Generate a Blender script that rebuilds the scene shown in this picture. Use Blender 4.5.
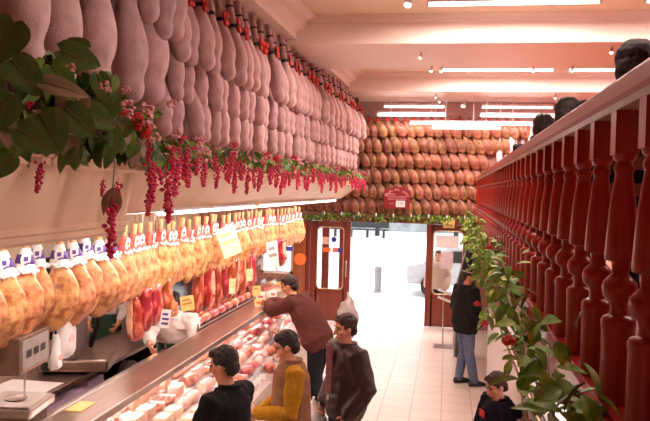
import bpy, math, random
from math import pi, sin, cos, radians as R
from mathutils import Vector as V, Matrix, Euler, noise
random.seed(7)
S = bpy.context.scene
COL = S.collection
for o in list(bpy.data.objects): bpy.data.objects.remove(o)

# ------------------------------------------------------------ camera
F = 720.0
EYE = V((0, 0, 2.9))
RX = V((0.98548, -0.0306, 0.16704))
_Y = V((123, 18.5, -F)).normalized()
_t = V((1, -0.026, 0)); _X = (_t - _Y * _t.dot(_Y)).normalized(); _Z = _X.cross(_Y)
cam = bpy.data.cameras.new('camera'); camo = bpy.data.objects.new('camera', cam); COL.objects.link(camo)
cam.sensor_width = 36; cam.lens = F / 650 * 36; cam.clip_start = .05; cam.clip_end = 300
M3 = Matrix((_X, _Y, _Z))            # rows: world axes seen from the camera
camo.matrix_world = Matrix.Translation(EYE) @ M3.to_4x4()
S.camera = camo

# ------------------------------------------------------------ light
S.view_settings.view_transform = 'Standard'; S.view_settings.look = 'None'
S.view_settings.exposure = 0.15; S.view_settings.gamma = 1; S.view_settings.use_curve_mapping = False
W = bpy.data.worlds.new('World'); S.world = W; W.use_nodes = True
bg = W.node_tree.nodes['Background']; bg.inputs[0].default_value = (.93, .96, 1, 1); bg.inputs[1].default_value = 3.2
sun = bpy.data.lights.new('sun', 'SUN'); sun.energy = 2.4; sun.angle = .3; sun.color = (1, .96, .9)
so = bpy.data.objects.new('sun', sun); COL.objects.link(so); so.rotation_euler = (R(-38), R(12), 0)
PINK = (1.0, .80, .73)
def strip_light(name, x, y, z, lx, ly, power, rot=(0, 0, 0), col=PINK):
    l = bpy.data.lights.new(name, 'AREA'); l.shape = 'RECTANGLE'; l.size = lx; l.size_y = ly; l.energy = power; l.color = col
    o = bpy.data.objects.new(name, l); COL.objects.link(o); o.location = (x, y, z); o.rotation_euler = rot
    return o

# ------------------------------------------------------------ materials
MATS = {}
def mat(name, col, rough=.6, metal=0, col2=None, scale=8, bump=0, bscale=40, coat=0, spec=.5, detail=3, sharp=(.35, .65), trans=0, coord='Object', stretch=None, emis=None, estr=0, sheen=0):
    m = bpy.data.materials.new(name); m.use_nodes = True; nt = m.node_tree; b = nt.nodes['Principled BSDF']
    b.inputs['Base Color'].default_value = (*col, 1); b.inputs['Roughness'].default_value = rough
    b.inputs['Metallic'].default_value = metal; b.inputs['Specular IOR Level'].default_value = spec
    b.inputs['Coat Weight'].default_value = coat; b.inputs['Sheen Weight'].default_value = sheen
    tc = nt.nodes.new('ShaderNodeTexCoord'); mp = nt.nodes.new('ShaderNodeMapping')
    nt.links.new(tc.outputs[coord], mp.inputs[0])
    if stretch: mp.inputs['Scale'].default_value = stretch
    n = nt.nodes.new('ShaderNodeTexNoise'); n.inputs['Scale'].default_value = scale; n.inputs['Detail'].default_value = detail
    nt.links.new(mp.outputs[0], n.inputs['Vector'])
    r = nt.nodes.new('ShaderNodeValToRGB'); r.color_ramp.elements[0].position = sharp[0]; r.color_ramp.elements[1].position = sharp[1]
    c2 = col2 or tuple(c * .86 for c in col)
    r.color_ramp.elements[0].color = (*col, 1); r.color_ramp.elements[1].color = (*c2, 1)
    nt.links.new(n.outputs[0], r.inputs[0]); nt.links.new(r.outputs[0], b.inputs['Base Color'])
    if bump:
        n2 = nt.nodes.new('ShaderNodeTexNoise'); n2.inputs['Scale'].default_value = bscale; n2.inputs['Detail'].default_value = 2
        nt.links.new(mp.outputs[0], n2.inputs['Vector'])
        bp = nt.nodes.new('ShaderNodeBump'); bp.inputs['Strength'].default_value = bump; bp.inputs['Distance'].default_value = .01
        nt.links.new(n2.outputs[0], bp.inputs['Height']); nt.links.new(bp.outputs[0], b.inputs['Normal'])
    if emis:
        b.inputs['Emission Color'].default_value = (*emis, 1); b.inputs['Emission Strength'].default_value = estr
    MATS[name] = m; return m
def vary(m, amt=.25, hue=.02):
    """per-object random value so that repeats differ a little"""
    nt = m.node_tree; b = nt.nodes['Principled BSDF']; l = b.inputs['Base Color'].links[0]; src = l.from_socket
    oi = nt.nodes.new('ShaderNodeObjectInfo'); hs = nt.nodes.new('ShaderNodeHueSaturation')
    mr = nt.nodes.new('ShaderNodeMapRange'); mr.inputs['To Min'].default_value = 1 - amt; mr.inputs['To Max'].default_value = 1 + amt
    nt.links.new(oi.outputs['Random'], mr.inputs[0]); nt.links.new(mr.outputs[0], hs.inputs['Value'])
    mh = nt.nodes.new('ShaderNodeMapRange'); mh.inputs['To Min'].default_value = .5 - hue; mh.inputs['To Max'].default_value = .5 + hue
    ml = nt.nodes.new('ShaderNodeMath'); ml.operation = 'FRACT'; mm = nt.nodes.new('ShaderNodeMath'); mm.operation = 'MULTIPLY'; mm.inputs[1].default_value = 7.3
    nt.links.new(oi.outputs['Random'], mm.inputs[0]); nt.links.new(mm.outputs[0], ml.inputs[0]); nt.links.new(ml.outputs[0], mh.inputs[0]); nt.links.new(mh.outputs[0], hs.inputs['Hue'])
    nt.links.new(src, hs.inputs['Color']); nt.links.new(hs.outputs[0], b.inputs['Base Color']); return m
def glass(name, tint=(1, 1, 1), refl=.12):
    m = bpy.data.materials.new(name); m.use_nodes = True; nt = m.node_tree; nt.nodes.clear()
    out = nt.nodes.new('ShaderNodeOutputMaterial'); mx = nt.nodes.new('ShaderNodeMixShader'); t = nt.nodes.new('ShaderNodeBsdfTransparent')
    g = nt.nodes.new('ShaderNodeBsdfGlossy'); lw = nt.nodes.new('ShaderNodeLayerWeight'); pw = nt.nodes.new('ShaderNodeMath'); pw.operation = 'POWER'; pw.inputs[1].default_value = 4; fr = nt.nodes.new('ShaderNodeMath'); fr.operation = 'MULTIPLY_ADD'; fr.inputs[1].default_value = .6; fr.inputs[2].default_value = .035; nt.links.new(lw.outputs['Facing'], pw.inputs[0]); nt.links.new(pw.outputs[0], fr.inputs[0])
    t.inputs[0].default_value = (*tint, 1); g.inputs['Roughness'].default_value = .03
    nt.links.new(fr.outputs[0], mx.inputs[0]); nt.links.new(t.outputs[0], mx.inputs[1]); nt.links.new(g.outputs[0], mx.inputs[2]); nt.links.new(mx.outputs[0], out.inputs[0])
    MATS[name] = m; return m
def emit(name, col, s):
    m = bpy.data.materials.new(name); m.use_nodes = True; nt = m.node_tree; nt.nodes.clear()
    out = nt.nodes.new('ShaderNodeOutputMaterial'); e = nt.nodes.new('ShaderNodeEmission'); e.inputs[0].default_value = (*col, 1); e.inputs[1].default_value = s
    nt.links.new(e.outputs[0], out.inputs[0]); return m
m_ceil = mat('ceiling_paint', (.88, .75, .58), .5, col2=(.86, .73, .56), scale=2)
m_beam = mat('beam_paint', (.93, .78, .70), .45, col2=(.91, .76, .68), scale=2)
m_ledge = mat('ledge_paint', (.86, .62, .42), .45, col2=(.80, .54, .36), scale=3)
m_wallc = mat('wall_cream', (.80, .62, .45), .6)
m_darkwall = mat('dark_red_wall', (.16, .03, .02), .6)
m_bulk = mat('bulkhead_gap_shade', (.20, .09, .08), .7)  # wall colour darkened so gaps between the netted hams look shadowed
m_net = vary(mat('pink_netting', (.60, .37, .37), .85, col2=(.74, .50, .49), scale=14, bump=.5, bscale=160, stretch=(1, 1, .7)), .14, .012)
m_netdark = mat('netted_shank', (.50, .29, .29), .85, col2=(.62, .38, .38), scale=14, bump=.5, bscale=160)
m_red = mat('red_ribbon', (.75, .03, .02), .5)
m_black = mat('black_band', (.03, .02, .02), .6)
m_cured = vary(mat('cured_rind', (.72, .36, .14), .42, col2=(.34, .11, .035), scale=13, bump=1.0, bscale=22, coat=.2, detail=9, sharp=(.44, .62)), .16, .015)
m_hock = mat('hock_skin', (.80, .50, .25), .5, col2=(.6, .3, .12))
m_wallham = vary(mat('brown_cured_rind', (.28, .10, .042), .5, col2=(.12, .035, .015), scale=10, bump=.8, bscale=24, coat=.1, detail=7, sharp=(.42, .66)), .28, .015)
m_wallcut = vary(mat('ham_lean_face', (.13, .03, .015), .45, col2=(.36, .13, .07), scale=14, detail=5, sharp=(.4, .6)), .2)
m_lean = vary(mat('red_lean_meat', (.32, .02, .015), .3, col2=(.66, .18, .12), scale=22, detail=6, sharp=(.5, .62), coat=.5, stretch=(1, 1, .25)), .15)
m_fat = mat('white_fat', (.82, .48, .34), .4, col2=(.65, .22, .14), scale=10)
m_pinkmeat = vary(mat('pink_cooked_ham', (.88, .42, .38), .4, col2=(.93, .60, .54), scale=12, detail=5, coat=.3), .1)
m_cheese = vary(mat('pale_cheese', (.93, .72, .55), .5, col2=(.88, .60, .45), scale=8), .08)
m_saus = vary(mat('red_sausage', (.62, .07, .04), .35, col2=(.75, .25, .15), scale=30, coat=.4), .15)
m_white = mat('white_paper', (.88, .85, .84), .6, col2=(.84, .80, .80))
m_plas = mat('white_plastic', (.85, .80, .80), .35)
m_purple = mat('purple_print', (.12, .05, .30), .6)
m_redlab = mat('red_print', (.80, .06, .05), .5, col2=(.85, .2, .15), scale=30)
m_yellow = mat('yellow_card', (.95, .68, .25), .5, col2=(.9, .55, .18), scale=20)
m_steel = mat('brushed_steel', (.62, .55, .52), .28, 1, stretch=(1, .1, 1), scale=20)
m_steelb = mat('brown_steel', (.30, .20, .16), .3, .8, col2=(.36, .25, .2), stretch=(1, .1, 1), scale=20)
m_wood = mat('red_lacquered_wood', (.40, .014, .005), .30, col2=(.27, .009, .004), scale=6, coat=.22, spec=.35, stretch=(1, 1, .15), detail=4)
m_rail = mat('handrail_wood', (.44, .095, .055), .45, col2=(.34, .065, .035), scale=5, coat=0, spec=.3, stretch=(1, .1, 1))
m_door = mat('door_wood', (.22, .035, .018), .35, col2=(.15, .02, .01), scale=5, coat=.3, stretch=(1, 1, .1))
m_owood = mat('orange_wood', (.45, .13, .04), .4, col2=(.36, .09, .03), scale=5, stretch=(1, 1, .1))
m_floor = None
m_leaf = vary(mat('green_leaf', (.07, .20, .02), .5, col2=(.20, .34, .04), scale=18, bump=.3, bscale=30), .2)
m_leafy = mat('variegated_leaf', (.15, .30, .02), .5, col2=(.60, .56, .12), spec=.3, scale=22, detail=4, sharp=(.45, .7))
m_leafb = mat('bronze_leaf', (.17, .13, .05), .45, col2=(.36, .19, .12), scale=9, bump=.3, bscale=30)
m_leafd = mat('dark_leaf', (.05, .15, .025), .38, col2=(.14, .17, .04), scale=14, bump=.3, bscale=30)
m_stem = mat('stem_brown', (.22, .10, .05), .6)
m_mag = mat('magenta_petals', (.58, .012, .07), .5, col2=(.72, .05, .16), scale=40)
m_blush = mat('blush_petals', (.85, .50, .48), .6, col2=(.72, .25, .30), scale=50)
m_rose = mat('red_rose', (.65, .01, .015), .5, col2=(.45, .005, .01), scale=30)
m_skin = mat('skin', (.72, .33, .20), .5, col2=(.66, .28, .17), scale=6)
m_lips = mat('lips', (.50, .14, .11), .5)
m_eyew = mat('eye', (.05, .03, .02), .2)
m_hairb = mat('black_hair', (.018, .011, .009), .6, col2=(.03, .018, .014), scale=60, bump=.6, bscale=90)
m_hairn = mat('brown_hair', (.07, .025, .013), .55, col2=(.035, .014, .008), scale=60, bump=.6, bscale=90)
m_glass = glass('clear_glass')
m_dglass = mat('dark_gloss_panel', (.06, .03, .025), .08, spec=.8)
m_green = mat('dark_green_cloth', (.02, .06, .03), .8)
m_orange = mat('orange_disc', (.95, .16, .02), .5)
m_tube = emit('lit_tube', (1, .80, .78), 9)
m_spot = emit('lit_spot', (1, .85, .7), 8)
m_sign = mat('maroon_sign', (.24, .008, .015), .5)
m_lilac = mat('lilac_paper', (.85, .65, .88), .7)
m_marble = mat('beige_marble', (.62, .48, .34), .3, col2=(.42, .36, .26), scale=5, detail=8)
m_greyp = mat('grey_plastic', (.35, .30, .29), .45)
m_blackp = mat('black_plastic', (.015, .013, .013), .5)
def cloth(name, c, c2=None, sc=30): return mat(name, c, .9, col2=c2, scale=sc, bump=.35, bscale=9, spec=.2)

# ------------------------------------------------------------ mesh tools
class MB:
    def __init__(s): s.v = []; s.f = []; s.mi = []; s.m = []
    def _m(s, m):
        if m is None: return 0
        if m not in s.m: s.m.append(m)
        return s.m.index(m)
    def add(s, vs, fs, m=None, T=None):
        n = len(s.v); i = s._m(m)
        s.v += [tuple(T @ V(p)) if T else tuple(p) for p in vs]
        for f in fs: s.f.append(tuple(a + n for a in f)); s.mi.append(i)
        return s
    def box(s, a, b, m=None, T=None):
        x0, y0, z0 = a; x1, y1, z1 = b
        return s.add([(x0,y0,z0),(x1,y0,z0),(x1,y1,z0),(x0,y1,z0),(x0,y0,z1),(x1,y0,z1),(x1,y1,z1),(x0,y1,z1)],
              [(0,3,2,1),(4,5,6,7),(0,1,5,4),(1,2,6,5),(2,3,7,6),(3,0,4,7)], m, T)
    def loft(s, rings, m=None, T=None, seg=14):
        """rings: (centre, u half-axis vector, v half-axis vector); closed by caps"""
        vs = []; fs = []
        for c, u, w in rings:
            c = V(c); u = V(u); w = V(w)
            for k in range(seg):
                a = 2 * pi * k / seg; vs.append(c + u * cos(a) + w * sin(a))
        for i in range(len(rings) - 1):
            for k in range(seg):
                a = i * seg + k; b = i * seg + (k + 1) % seg; fs.append((a, b, b + seg, a + seg))
        fs.append(tuple(range(seg))[::-1]); fs.append(tuple((len(rings) - 1) * seg + k for k in range(seg)))
        return s.add(vs, fs, m, T)
    def lathe(s, prof, m=None, T=None, seg=16):
        return s.loft([((0, 0, z), (r, 0, 0), (0, r, 0)) for r, z in prof], m, T, seg)
    def tube(s, pts, rad, m=None, T=None, seg=8, ends=False):
        pts = [V(p) for p in pts]
        if not hasattr(rad, '__len__'): rad = [rad] * len(pts)
        rings = []; up = None
        for i, p in enumerate(pts):
            d = (pts[min(i + 1, len(pts) - 1)] - pts[max(i - 1, 0)]).normalized()
            if up is None: up = V((0, 0, 1)) if abs(d.z) < .9 else V((1, 0, 0))
            u = d.cross(up).normalized(); up = u.cross(d).normalized()
            if ends and i == 0: rings += [(p - d * rad[0] * .95, u * rad[0] * .3, up * rad[0] * .3), (p - d * rad[0] * .6, u * rad[0] * .8, up * rad[0] * .8)]
            rings.append((p, u * rad[i], up * rad[i]))
            if ends and i == len(pts) - 1: rings += [(p + d * rad[-1] * .6, u * rad[-1] * .8, up * rad[-1] * .8), (p + d * rad[-1] * .95, u * rad[-1] * .3, up * rad[-1] * .3)]
        return s.loft(rings, m, T, seg)
    def ell(s, c, r, m=None, T=None, seg=14, rings=9):
        rr = []
        for i in range(rings):
            a = -pi / 2 + pi * (i + .35) / (rings - .3) if 0 < i < rings - 1 else (-pi / 2 + .12 if i == 0 else pi / 2 - .12)
            rr.append(((c[0], c[1], c[2] + r[2] * sin(a)), (r[0] * cos(a), 0, 0), (0, r[1] * cos(a), 0)))
        return s.loft(rr, m, T, seg)
    def build(s, name, m=None, parent=None, smooth=False, bevel=0, loc=None):
        me = bpy.data.meshes.new(name); me.from_pydata(s.v, [], s.f); me.update()
        ms = s.m if s.m else [m]
        for q in ms: me.materials.append(q if q else m)
        if len(ms) > 1:
            for p, i in zip(me.polygons, s.mi): p.material_index = i
        if smooth:
            for p in me.polygons: p.use_smooth = True
            me.set_sharp_from_angle(angle=R(50))
        o = bpy.data.objects.new(name, me); COL.objects.link(o)
        if parent: o.parent = parent
        if loc: o.location = loc
        if bevel:
            b = o.modifiers.new('bevel', 'BEVEL'); b.width = bevel; b.segments = 2; b.limit_method = 'ANGLE'
        return o
def tag(o, label, cat, group=None, kind=None):
    if label: o['label'] = label
    if cat: o['category'] = cat
    if group: o['group'] = group
    if kind: o['kind'] = kind
    return o
def thing(name, label, cat, loc=(0, 0, 0), rz=0, group=None):
    o = bpy.data.objects.new(name, None); COL.objects.link(o); o.empty_display_size = .1
    o.location = loc; o.rotation_euler = (0, 0, rz); return tag(o, label, cat, group)
def struct(name, mb, m, bevel=0):
    o = mb.build(name, m, bevel=bevel); o['kind'] = 'structure'; return o
def kids(o, tree): return [c for c in tree if c.parent == o]
def dup(root, loc, rot=None, scale=None, label=None, group=None):
    def cp(o, par):
        c = o.copy(); COL.objects.link(c)
        if par: c.parent = par
        for ch in list(o.children): cp(ch, c)
        return c
    r = cp(root, None); r.location = loc
    if rot: r.rotation_euler = rot
    if scale: r.scale = (scale,) * 3 if not hasattr(scale, '__len__') else scale
    if label: r['label'] = label
    if group: r['group'] = group
    return r
def TR(loc=(0, 0, 0), rot=(0, 0, 0), sc=(1, 1, 1)):
    if not hasattr(sc, '__len__'): sc = (sc,) * 3
    return Matrix.Translation(loc) @ Euler(rot).to_matrix().to_4x4() @ Matrix.Diagonal((*sc, 1))
TMP = bpy.data.scenes.new('workbench')
def evaluated(o):
    TMP.collection.objects.link(o); vl = TMP.view_layers[0]; vl.update()
    me = bpy.data.meshes.new_from_object(o.evaluated_get(vl.depsgraph)); bpy.data.objects.remove(o); return me
def bake(mb, name, m, parent, voxel, smooth=4, disp=0, dscale=.1):
    """weld overlapping closed shapes into one continuous surface"""
    me = bpy.data.meshes.new('t'); me.from_pydata(mb.v, [], mb.f); o = bpy.data.objects.new('t', me)
    r = o.modifiers.new('r', 'REMESH'); r.mode = 'VOXEL'; r.voxel_size = voxel
    if smooth: q = o.modifiers.new('s', 'SMOOTH'); q.factor = .5; q.iterations = smooth
    me2 = evaluated(o); me2.name = name
    if disp:
        me2.update()
        ns = [v.normal.copy() for v in me2.vertices]; cs = [v.co.copy() for v in me2.vertices]; co = []
        for a, b in zip(cs, ns): co += list(a + b * disp * noise.noise(a / dscale))
        me2.vertices.foreach_set('co', co); me2.update()
    for p in me2.polygons: p.use_smooth = True
    me2.materials.clear(); me2.materials.append(m)
    n = bpy.data.objects.new(name, me2); COL.objects.link(n)
    if parent: n.parent = parent
    return n
def text(name, body, size, m, parent, loc, rot, extrude=.001):
    c = bpy.data.curves.new(name, 'FONT'); c.body = body; c.size = size; c.extrude = extrude; c.align_x = 'CENTER'; c.align_y = 'CENTER'
    t = bpy.data.objects.new('t', c); me = evaluated(t)
    me.name = name; me.materials.clear(); me.materials.append(m)
    o = bpy.data.objects.new(name, me); COL.objects.link(o)
    if parent: o.parent = parent
    o.location = loc; o.rotation_euler = rot; return o

# ============================================================ SETTING
YB, YD, XL, XR = -1.5, 15.5, -5.5, 4.2
ZB, ZC = 4.8, 5.18
# floor: pale tiles
mf = mat('pale_floor_tiles', (.80, .68, .60), .3); nt = mf.node_tree; b = nt.nodes['Principled BSDF']
br = nt.nodes.new('ShaderNodeTexBrick'); br.offset = 0; br.inputs['Scale'].default_value = 1; br.inputs['Brick Width'].default_value = .4; br.inputs['Row Height'].default_value = .4
br.inputs['Mortar Size'].default_value = .006; br.inputs['Color1'].default_value = (.82, .70, .62, 1); br.inputs['Color2'].default_value = (.78, .66, .57, 1); br.inputs['Mortar'].default_value = (.48, .36, .30, 1)
nt.links.new(nt.nodes['Texture Coordinate'].outputs['Object'], br.inputs[0]); nt.links.new(br.outputs[0], b.inputs['Base Color'])
struct('floor', MB().box((XL, YB, -.1), (XR, YD + .1, 0)), mf)
struct('ceiling', MB().box((XL, YB, ZC), (XR, YD + .15, ZC + .1)), m_ceil)
struct('wall_back', MB().box((XL, YB - .1, 0), (XR, YB, ZC)), m_wallc)
struct('wall_right', MB().box((XR, YB, 0), (XR + .1, YD, ZC)), m_darkwall)
struct('wall_left', MB().box((XL - .1, YB, 0), (XL, YD, 2.75)), m_wallc)
def wx(y): return .045 * max(0, y - 5.7)
_bw = MB().box((-2.75, YB, 2.9), (-2.62, 15.0, ZC)); _v = [(-2.75, 5.7), (-2.62, 5.7), (-2.62 + wx(15), 15.0), (-2.75, 15.0)]
_bw.add([(x, y, 3.1) for x, y in _v] + [(x, y, ZC) for x, y in _v], [(3, 2, 1, 0), (4, 5, 6, 7), (0, 1, 5, 4), (1, 2, 6, 5), (2, 3, 7, 6), (3, 0, 4, 7)])
struct('wall_left_upper', _bw, m_bulk)
struct('ceiling_left', MB().box((XL, YB, 2.72), (-2.48, 15.0, 2.9)), m_wallc)
# street wall with door opening and window opening
wf = MB()
wf.box((XL, YD, 0), (-4.05, YD + .15, ZC)); wf.box((-4.05, YD, 0), (-3.32, YD + .15, 1.0)); wf.box((-4.05, YD, 2.15), (-3.32, YD + .15, ZC))
wf.box((-3.32, YD, 0), (-3.0, YD + .15, ZC)); wf.box((-3.0, YD, 2.3), (.62, YD + .15, ZC)); wf.box((.62, YD, 0), (XR, YD + .15, ZC))
struct('wall_front', wf, mat('street_wall_paint', (.42, .20, .17), .6))
# beams with crown mouldings
def beam(n, y0, y1):
    bm = MB(); bm.box((-2.7, y0, ZB), (XR, y1, ZC))
    for d, z0, z1 in ((.05, ZB, ZB + .045), (.03, ZB + .045, ZB + .075), (.035, ZC - .10, ZC - .06), (.07, ZC - .06, ZC)):
        bm.box((-2.48, y0 - d, z0), (XR, y0, z1)); bm.box((-2.48, y1, z0), (XR, y1 + d, z1))
    o = struct('trim_%d' % n, bm, m_beam); o.name = 'trim_%d' % n
beam(1, 9.43, 11.25); beam(2, 13.95, 15.42); beam(3, 4.9, 6.7); beam(4, .4, 2.2)
# cornice over the ham wall
def wx(y): return .045 * max(0, y - 5.7)          # the ham wall leans into the shop towards the entrance
def prism(mb, prof, y0, y1, m=None, s0=0, s1=0):
    n = len(prof); vs = [(x + s0, y0, z) for x, z in prof] + [(x + s1, y1, z) for x, z in prof]
    fs = [tuple(range(n)), tuple(range(n, 2 * n))[::-1]] + [(i, (i + 1) % n, (i + 1) % n + n, i + n)[::-1] for i in range(n)]
    mb.add(vs, fs, m)
LY1 = 15.0
cm = MB()
for y0, y1 in ((YB, .4), (2.2, 4.9), (6.7, 9.43), (11.25, 13.95)):
    prism(cm, [(-2.7, ZC), (-2.7, 4.87), (-2.13, 4.87), (-2.13, 4.89), (-2.15, 4.90), (-2.15, 4.95), (-2.12, 4.98), (-2.06, 5.0), (-2.02, 5.03), (-2.0, 5.08), (-1.96, 5.12), (-1.90, 5.14), (-1.86, 5.14), (-1.86, ZC)], y0, y1, None, wx(y0) * .55, wx(y1) * .55)
struct('trim_5', cm, m_beam)
# flower ledge (continuous shelf below the bagged hams)
lg = MB()
prism(lg, [(-2.7, 3.12), (-1.95, 3.12), (-1.95, 3.09), (-1.975, 3.08), (-1.975, 3.03), (-1.99, 3.02), (-1.99, 2.985), (-2.02, 2.97), (-2.22, 2.70), (-2.7, 2.70)], 4.44, 5.7)
prism(lg, [(-2.7, 3.12), (-1.95, 3.12), (-1.95, 3.09), (-1.975, 3.08), (-1.975, 3.03), (-1.99, 3.02), (-1.99, 2.985), (-2.02, 2.97), (-2.22, 2.70), (-2.7, 2.70)], 5.7, LY1)
lk = len(lg.v)
for q in range(lk - 10, lk - 4 + 2):
    if -2.1 < lg.v[q][0]: lg.v[q] = (lg.v[q][0] + .17, lg.v[q][1], lg.v[q][2])
prism(lg, [(-2.7, 3.12), (-1.95, 3.12), (-1.95, 3.09), (-1.975, 3.08), (-1.975, 3.03), (-1.99, 3.02), (-1.99, 2.985), (-2.02, 2.97), (-2.09, 2.66), (-2.07, 2.655), (-2.07, 2.63), (-2.08, 2.62), (-2.08, 2.59), (-2.10, 2.57), (-2.5, 2.57)], YB, 4.44)
struct('trim_6', lg, m_ledge)
# mezzanine
mz = MB().box((.50, YB, 2.03), (XR, YD, 2.22)); struct('mezzanine_floor', mz, mat('mezzanine_paint', (.45, .16, .10), .5))
struct('wall_right_lower', MB().box((2.3, YB, 0), (2.4, YD, 2.03)), m_wallc)
# outside
struct('pavement', MB().box((-30, YD + .1, -.12), (30, 60, -.02)), mat('pavement_stone', (.75, .73, .72), .7))

# ============================================================ DOORS
def door_leaf(n, x0, x1, parent_kind=True):
    fr = MB(); w = .12; z0, z1 = .02, 2.2; y0, y1 = YD - .02, YD + .04
    fr.box((x0, y0, z0), (x0 + w + .03, y1, z1)); fr.box((x1 - w - .03, y0, z0), (x1, y1, z1))
    fr.box((x0 + w, y0, z1 - .13), (x1 - w, y1, z1)); fr.box((x0 + w, y0, z0), (x1 - w, y1, .72))
    # rounded light corners and lower raised panel
    fr.box((x0 + .18, y0 - .015, .1), (x1 - .18, y0, .62))
    for cx_, sx in ((x0 + w + .03, 1), (x1 - w - .03, -1)):
        for cz, sz in ((.72, 1), (z1 - .13, -1)):
            pts = [(cx_, y0, cz)] + [(cx_ + sx * .09 * (1 - sin(a)), y0, cz + sz * .09 * (1 - cos(a))) for a in [i * pi / 12 for i in range(7)]]
            k = len(pts); vs = pts + [(p[0], y1, p[2]) for p in pts]
            fs = [tuple(range(k)), tuple(range(k, 2 * k))[::-1]] + [(i, (i + 1) % k, (i + 1) % k + k, i + k) for i in range(k)]
            fr.add(vs, fs)
    d = fr.build('door_%d' % n, m_door); d['kind'] = 'structure'
    MB().box((x0 + w, YD + .005, .70), (x1 - w, YD + .012, z1 - .11)).build('pane', m_glass, d)
    tr = MB(); a, b_, c, e = x0 + w + .03, x1 - w - .03, .72, z1 - .13
    path = []
    for (px, pz, s0) in ((b_ - .09, e - .09, 0), (a + .09, e - .09, 1), (a + .09, c + .09, 2), (b_ - .09, c + .09, 3)):
        for i in range(5):
            an = s0 * pi / 2 + i * pi / 8; path.append((px + .09 * cos(an), YD - .03, pz + .09 * sin(an)))
    path.append(path[0]); tr.tube(path, .012, seg=6)
    tr.build('glazing_bead', mat('bead_brass_%d' % n, (.75, .55, .32), .35, .6), d, smooth=True)
    return d
dl = door_leaf(1, -2.93, -2.05); dr = door_leaf(2, -.42, .5)
MB().tube([(-2.13, YD - .03, 1.0), (-2.13, YD - .08, 1.0), (-2.13, YD - .08, 1.35), (-2.13, YD - .03, 1.35)], .012).build('door_handle', m_steel, dl, smooth=True)
fr = MB(); fr.box((-3.02, YD - .06, 0), (-2.94, YD + .12, 2.3)); fr.box((.51, YD - .06, 0), (.62, YD + .12, 2.3)); fr.box((-3.02, YD - .06, 2.21), (.62, YD + .12, 2.3))
struct('door_frame', fr, m_door)
fr = MB(); fr.box((-3.3, YD - .08, 0), (-3.03, YD - .001, 2.3)); fr.box((-3.22, YD - .11, 0), (-3.18, YD - .08, 2.3)); fr.box((-3.12, YD - .11, 0), (-3.09, YD - .08, 2.3))
struct('trim_7', fr, m_owood)
wn = MB(); wn.box((-4.05, YD, 1.0), (-3.99, YD + .1, 2.15)); wn.box((-3.38, YD, 1.0), (-3.32, YD + .1, 2.15)); wn.box((-4.05, YD, 2.09), (-3.32, YD + .1, 2.15)); wn.box((-4.05, YD, 1.0), (-3.32, YD + .1, 1.06)); wn.box((-3.71, YD + .02, 1.0), (-3.67, YD + .08, 2.15))
wo = struct('window_1', wn, m_white); MB().box((-4.0, YD + .04, 1.05), (-3.35, YD + .05, 2.1)).build('pane', m_glass, wo)
ps = MB(); ps.box((-2.82, 16.3, -.02), (-2.66, 16.42, 2.6)); ps.box((-2.42, 16.3, -.02), (-2.30, 16.42, 2.6)); ps.box((-2.82, 16.3, 2.5), (-2.3, 16.42, 2.6)); struct('trim_8', ps, m_door)
# stickers and notices on the door glass: each is a flat thing on the pane
def sticker(name, label, cat, x, z, w, h, m, rnd=False):
    mb = MB()
    if rnd: mb.lathe([(w / 2, 0), (w / 2, .004)], T=TR((x, YD - .002, z), (pi / 2, 0, 0)), seg=24)
    else: mb.box((x - w / 2, YD - .004, z - h / 2), (x + w / 2, YD + .002, z + h / 2))
    return tag(mb.build(name, m), label, cat)
m_blue = mat('blue_print', (.03, .04, .30), .5)
sticker('sticker', 'round blue sticker high on the left door glass', 'sticker', -2.42, 1.80, .12, .12, m_blue, True)
t = thing('sticker', 'red and blue card sticker on the right side of the left door glass', 'sticker', (-2.33, YD, 1.57))
MB().box((-.12, -.004, -.05), (0, .002, .05)).build('red_half', m_redlab, t); MB().box((0, -.004, -.05), (.1, .002, .05)).build('blue_half', m_blue, t)
sticker('sticker', 'orange sticker beside the red and blue one on the left door glass', 'sticker', -2.57, 1.57, .17, .09, m_orange)
sticker('notice', 'pale pink paper notice at the top left of the left door glass', 'notice', -2.6, 1.77, .16, .16, mat('pink_paper', (.75, .45, .4), .6))
sticker('notice', 'large white poster on the upper part of the right door glass', 'notice', .02, 1.84, .48, .26, m_white)
sticker('notice', 'white paper sheet on the lower middle of the right door glass', 'notice', .02, 1.45, .26, .36, mat('lilac_sheet', (.75, .62, .66), .6))
t = thing('sign', 'small yellow sign above the glass of the right door', 'sign', (.04, YD - .011, 2.22))
MB().box((-.12, -.05, -.08), (.12, -.042, .08)).build('board', m_yellow, t); text('lettering', 'TIRAR', .06, m_black, t, (0, -.052, -.02), (pi / 2, 0, 0))

# ============================================================ CEILING LIGHTS
def tube_light(label, x0, x1, y, z, power, rods=0, ztop=ZC, axis='x', group=None, n=1):
    t = thing('tube_light', label, 'light', ((x0 + x1) / 2, y, z), group=group)
    h = (x1 - x0) / 2
    MB().box((-h, -.035, .022), (h, .035, .06)).build('housing', m_plas, t)
    for s in (-1, 1): MB().box((s * h - .012, -.02, -.02), (s * h + .012, .02, .022)).build('end_cap', m_plas, t)
    MB().tube([(-h + .012, 0, 0), (h - .012, 0, 0)], .019, seg=10).build('tube', m_tube, t, smooth=True)
    for r in range(rods):
        xx = -h * .6 + r * h * 1.2 / max(rods - 1, 1) if rods > 1 else 0
        MB().tube([(xx, 0, .06), (xx, 0, ztop - z)], .006, seg=6).build('rod', m_plas, t)
    if power: strip_light('tube_glow', (x0 + x1) / 2, y, z - .03, x1 - x0, .05, power)
    return t
PW = 1.5
tube_light('long ceiling tube nearest the top edge of the picture', -.3, 1.62, 8.55, 5.08, 110 * PW, 0)
tube_light('ceiling tube between the two wide beams, left of the pair', -.2, 1.75, 13.1, 5.07, 90 * PW)
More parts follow.
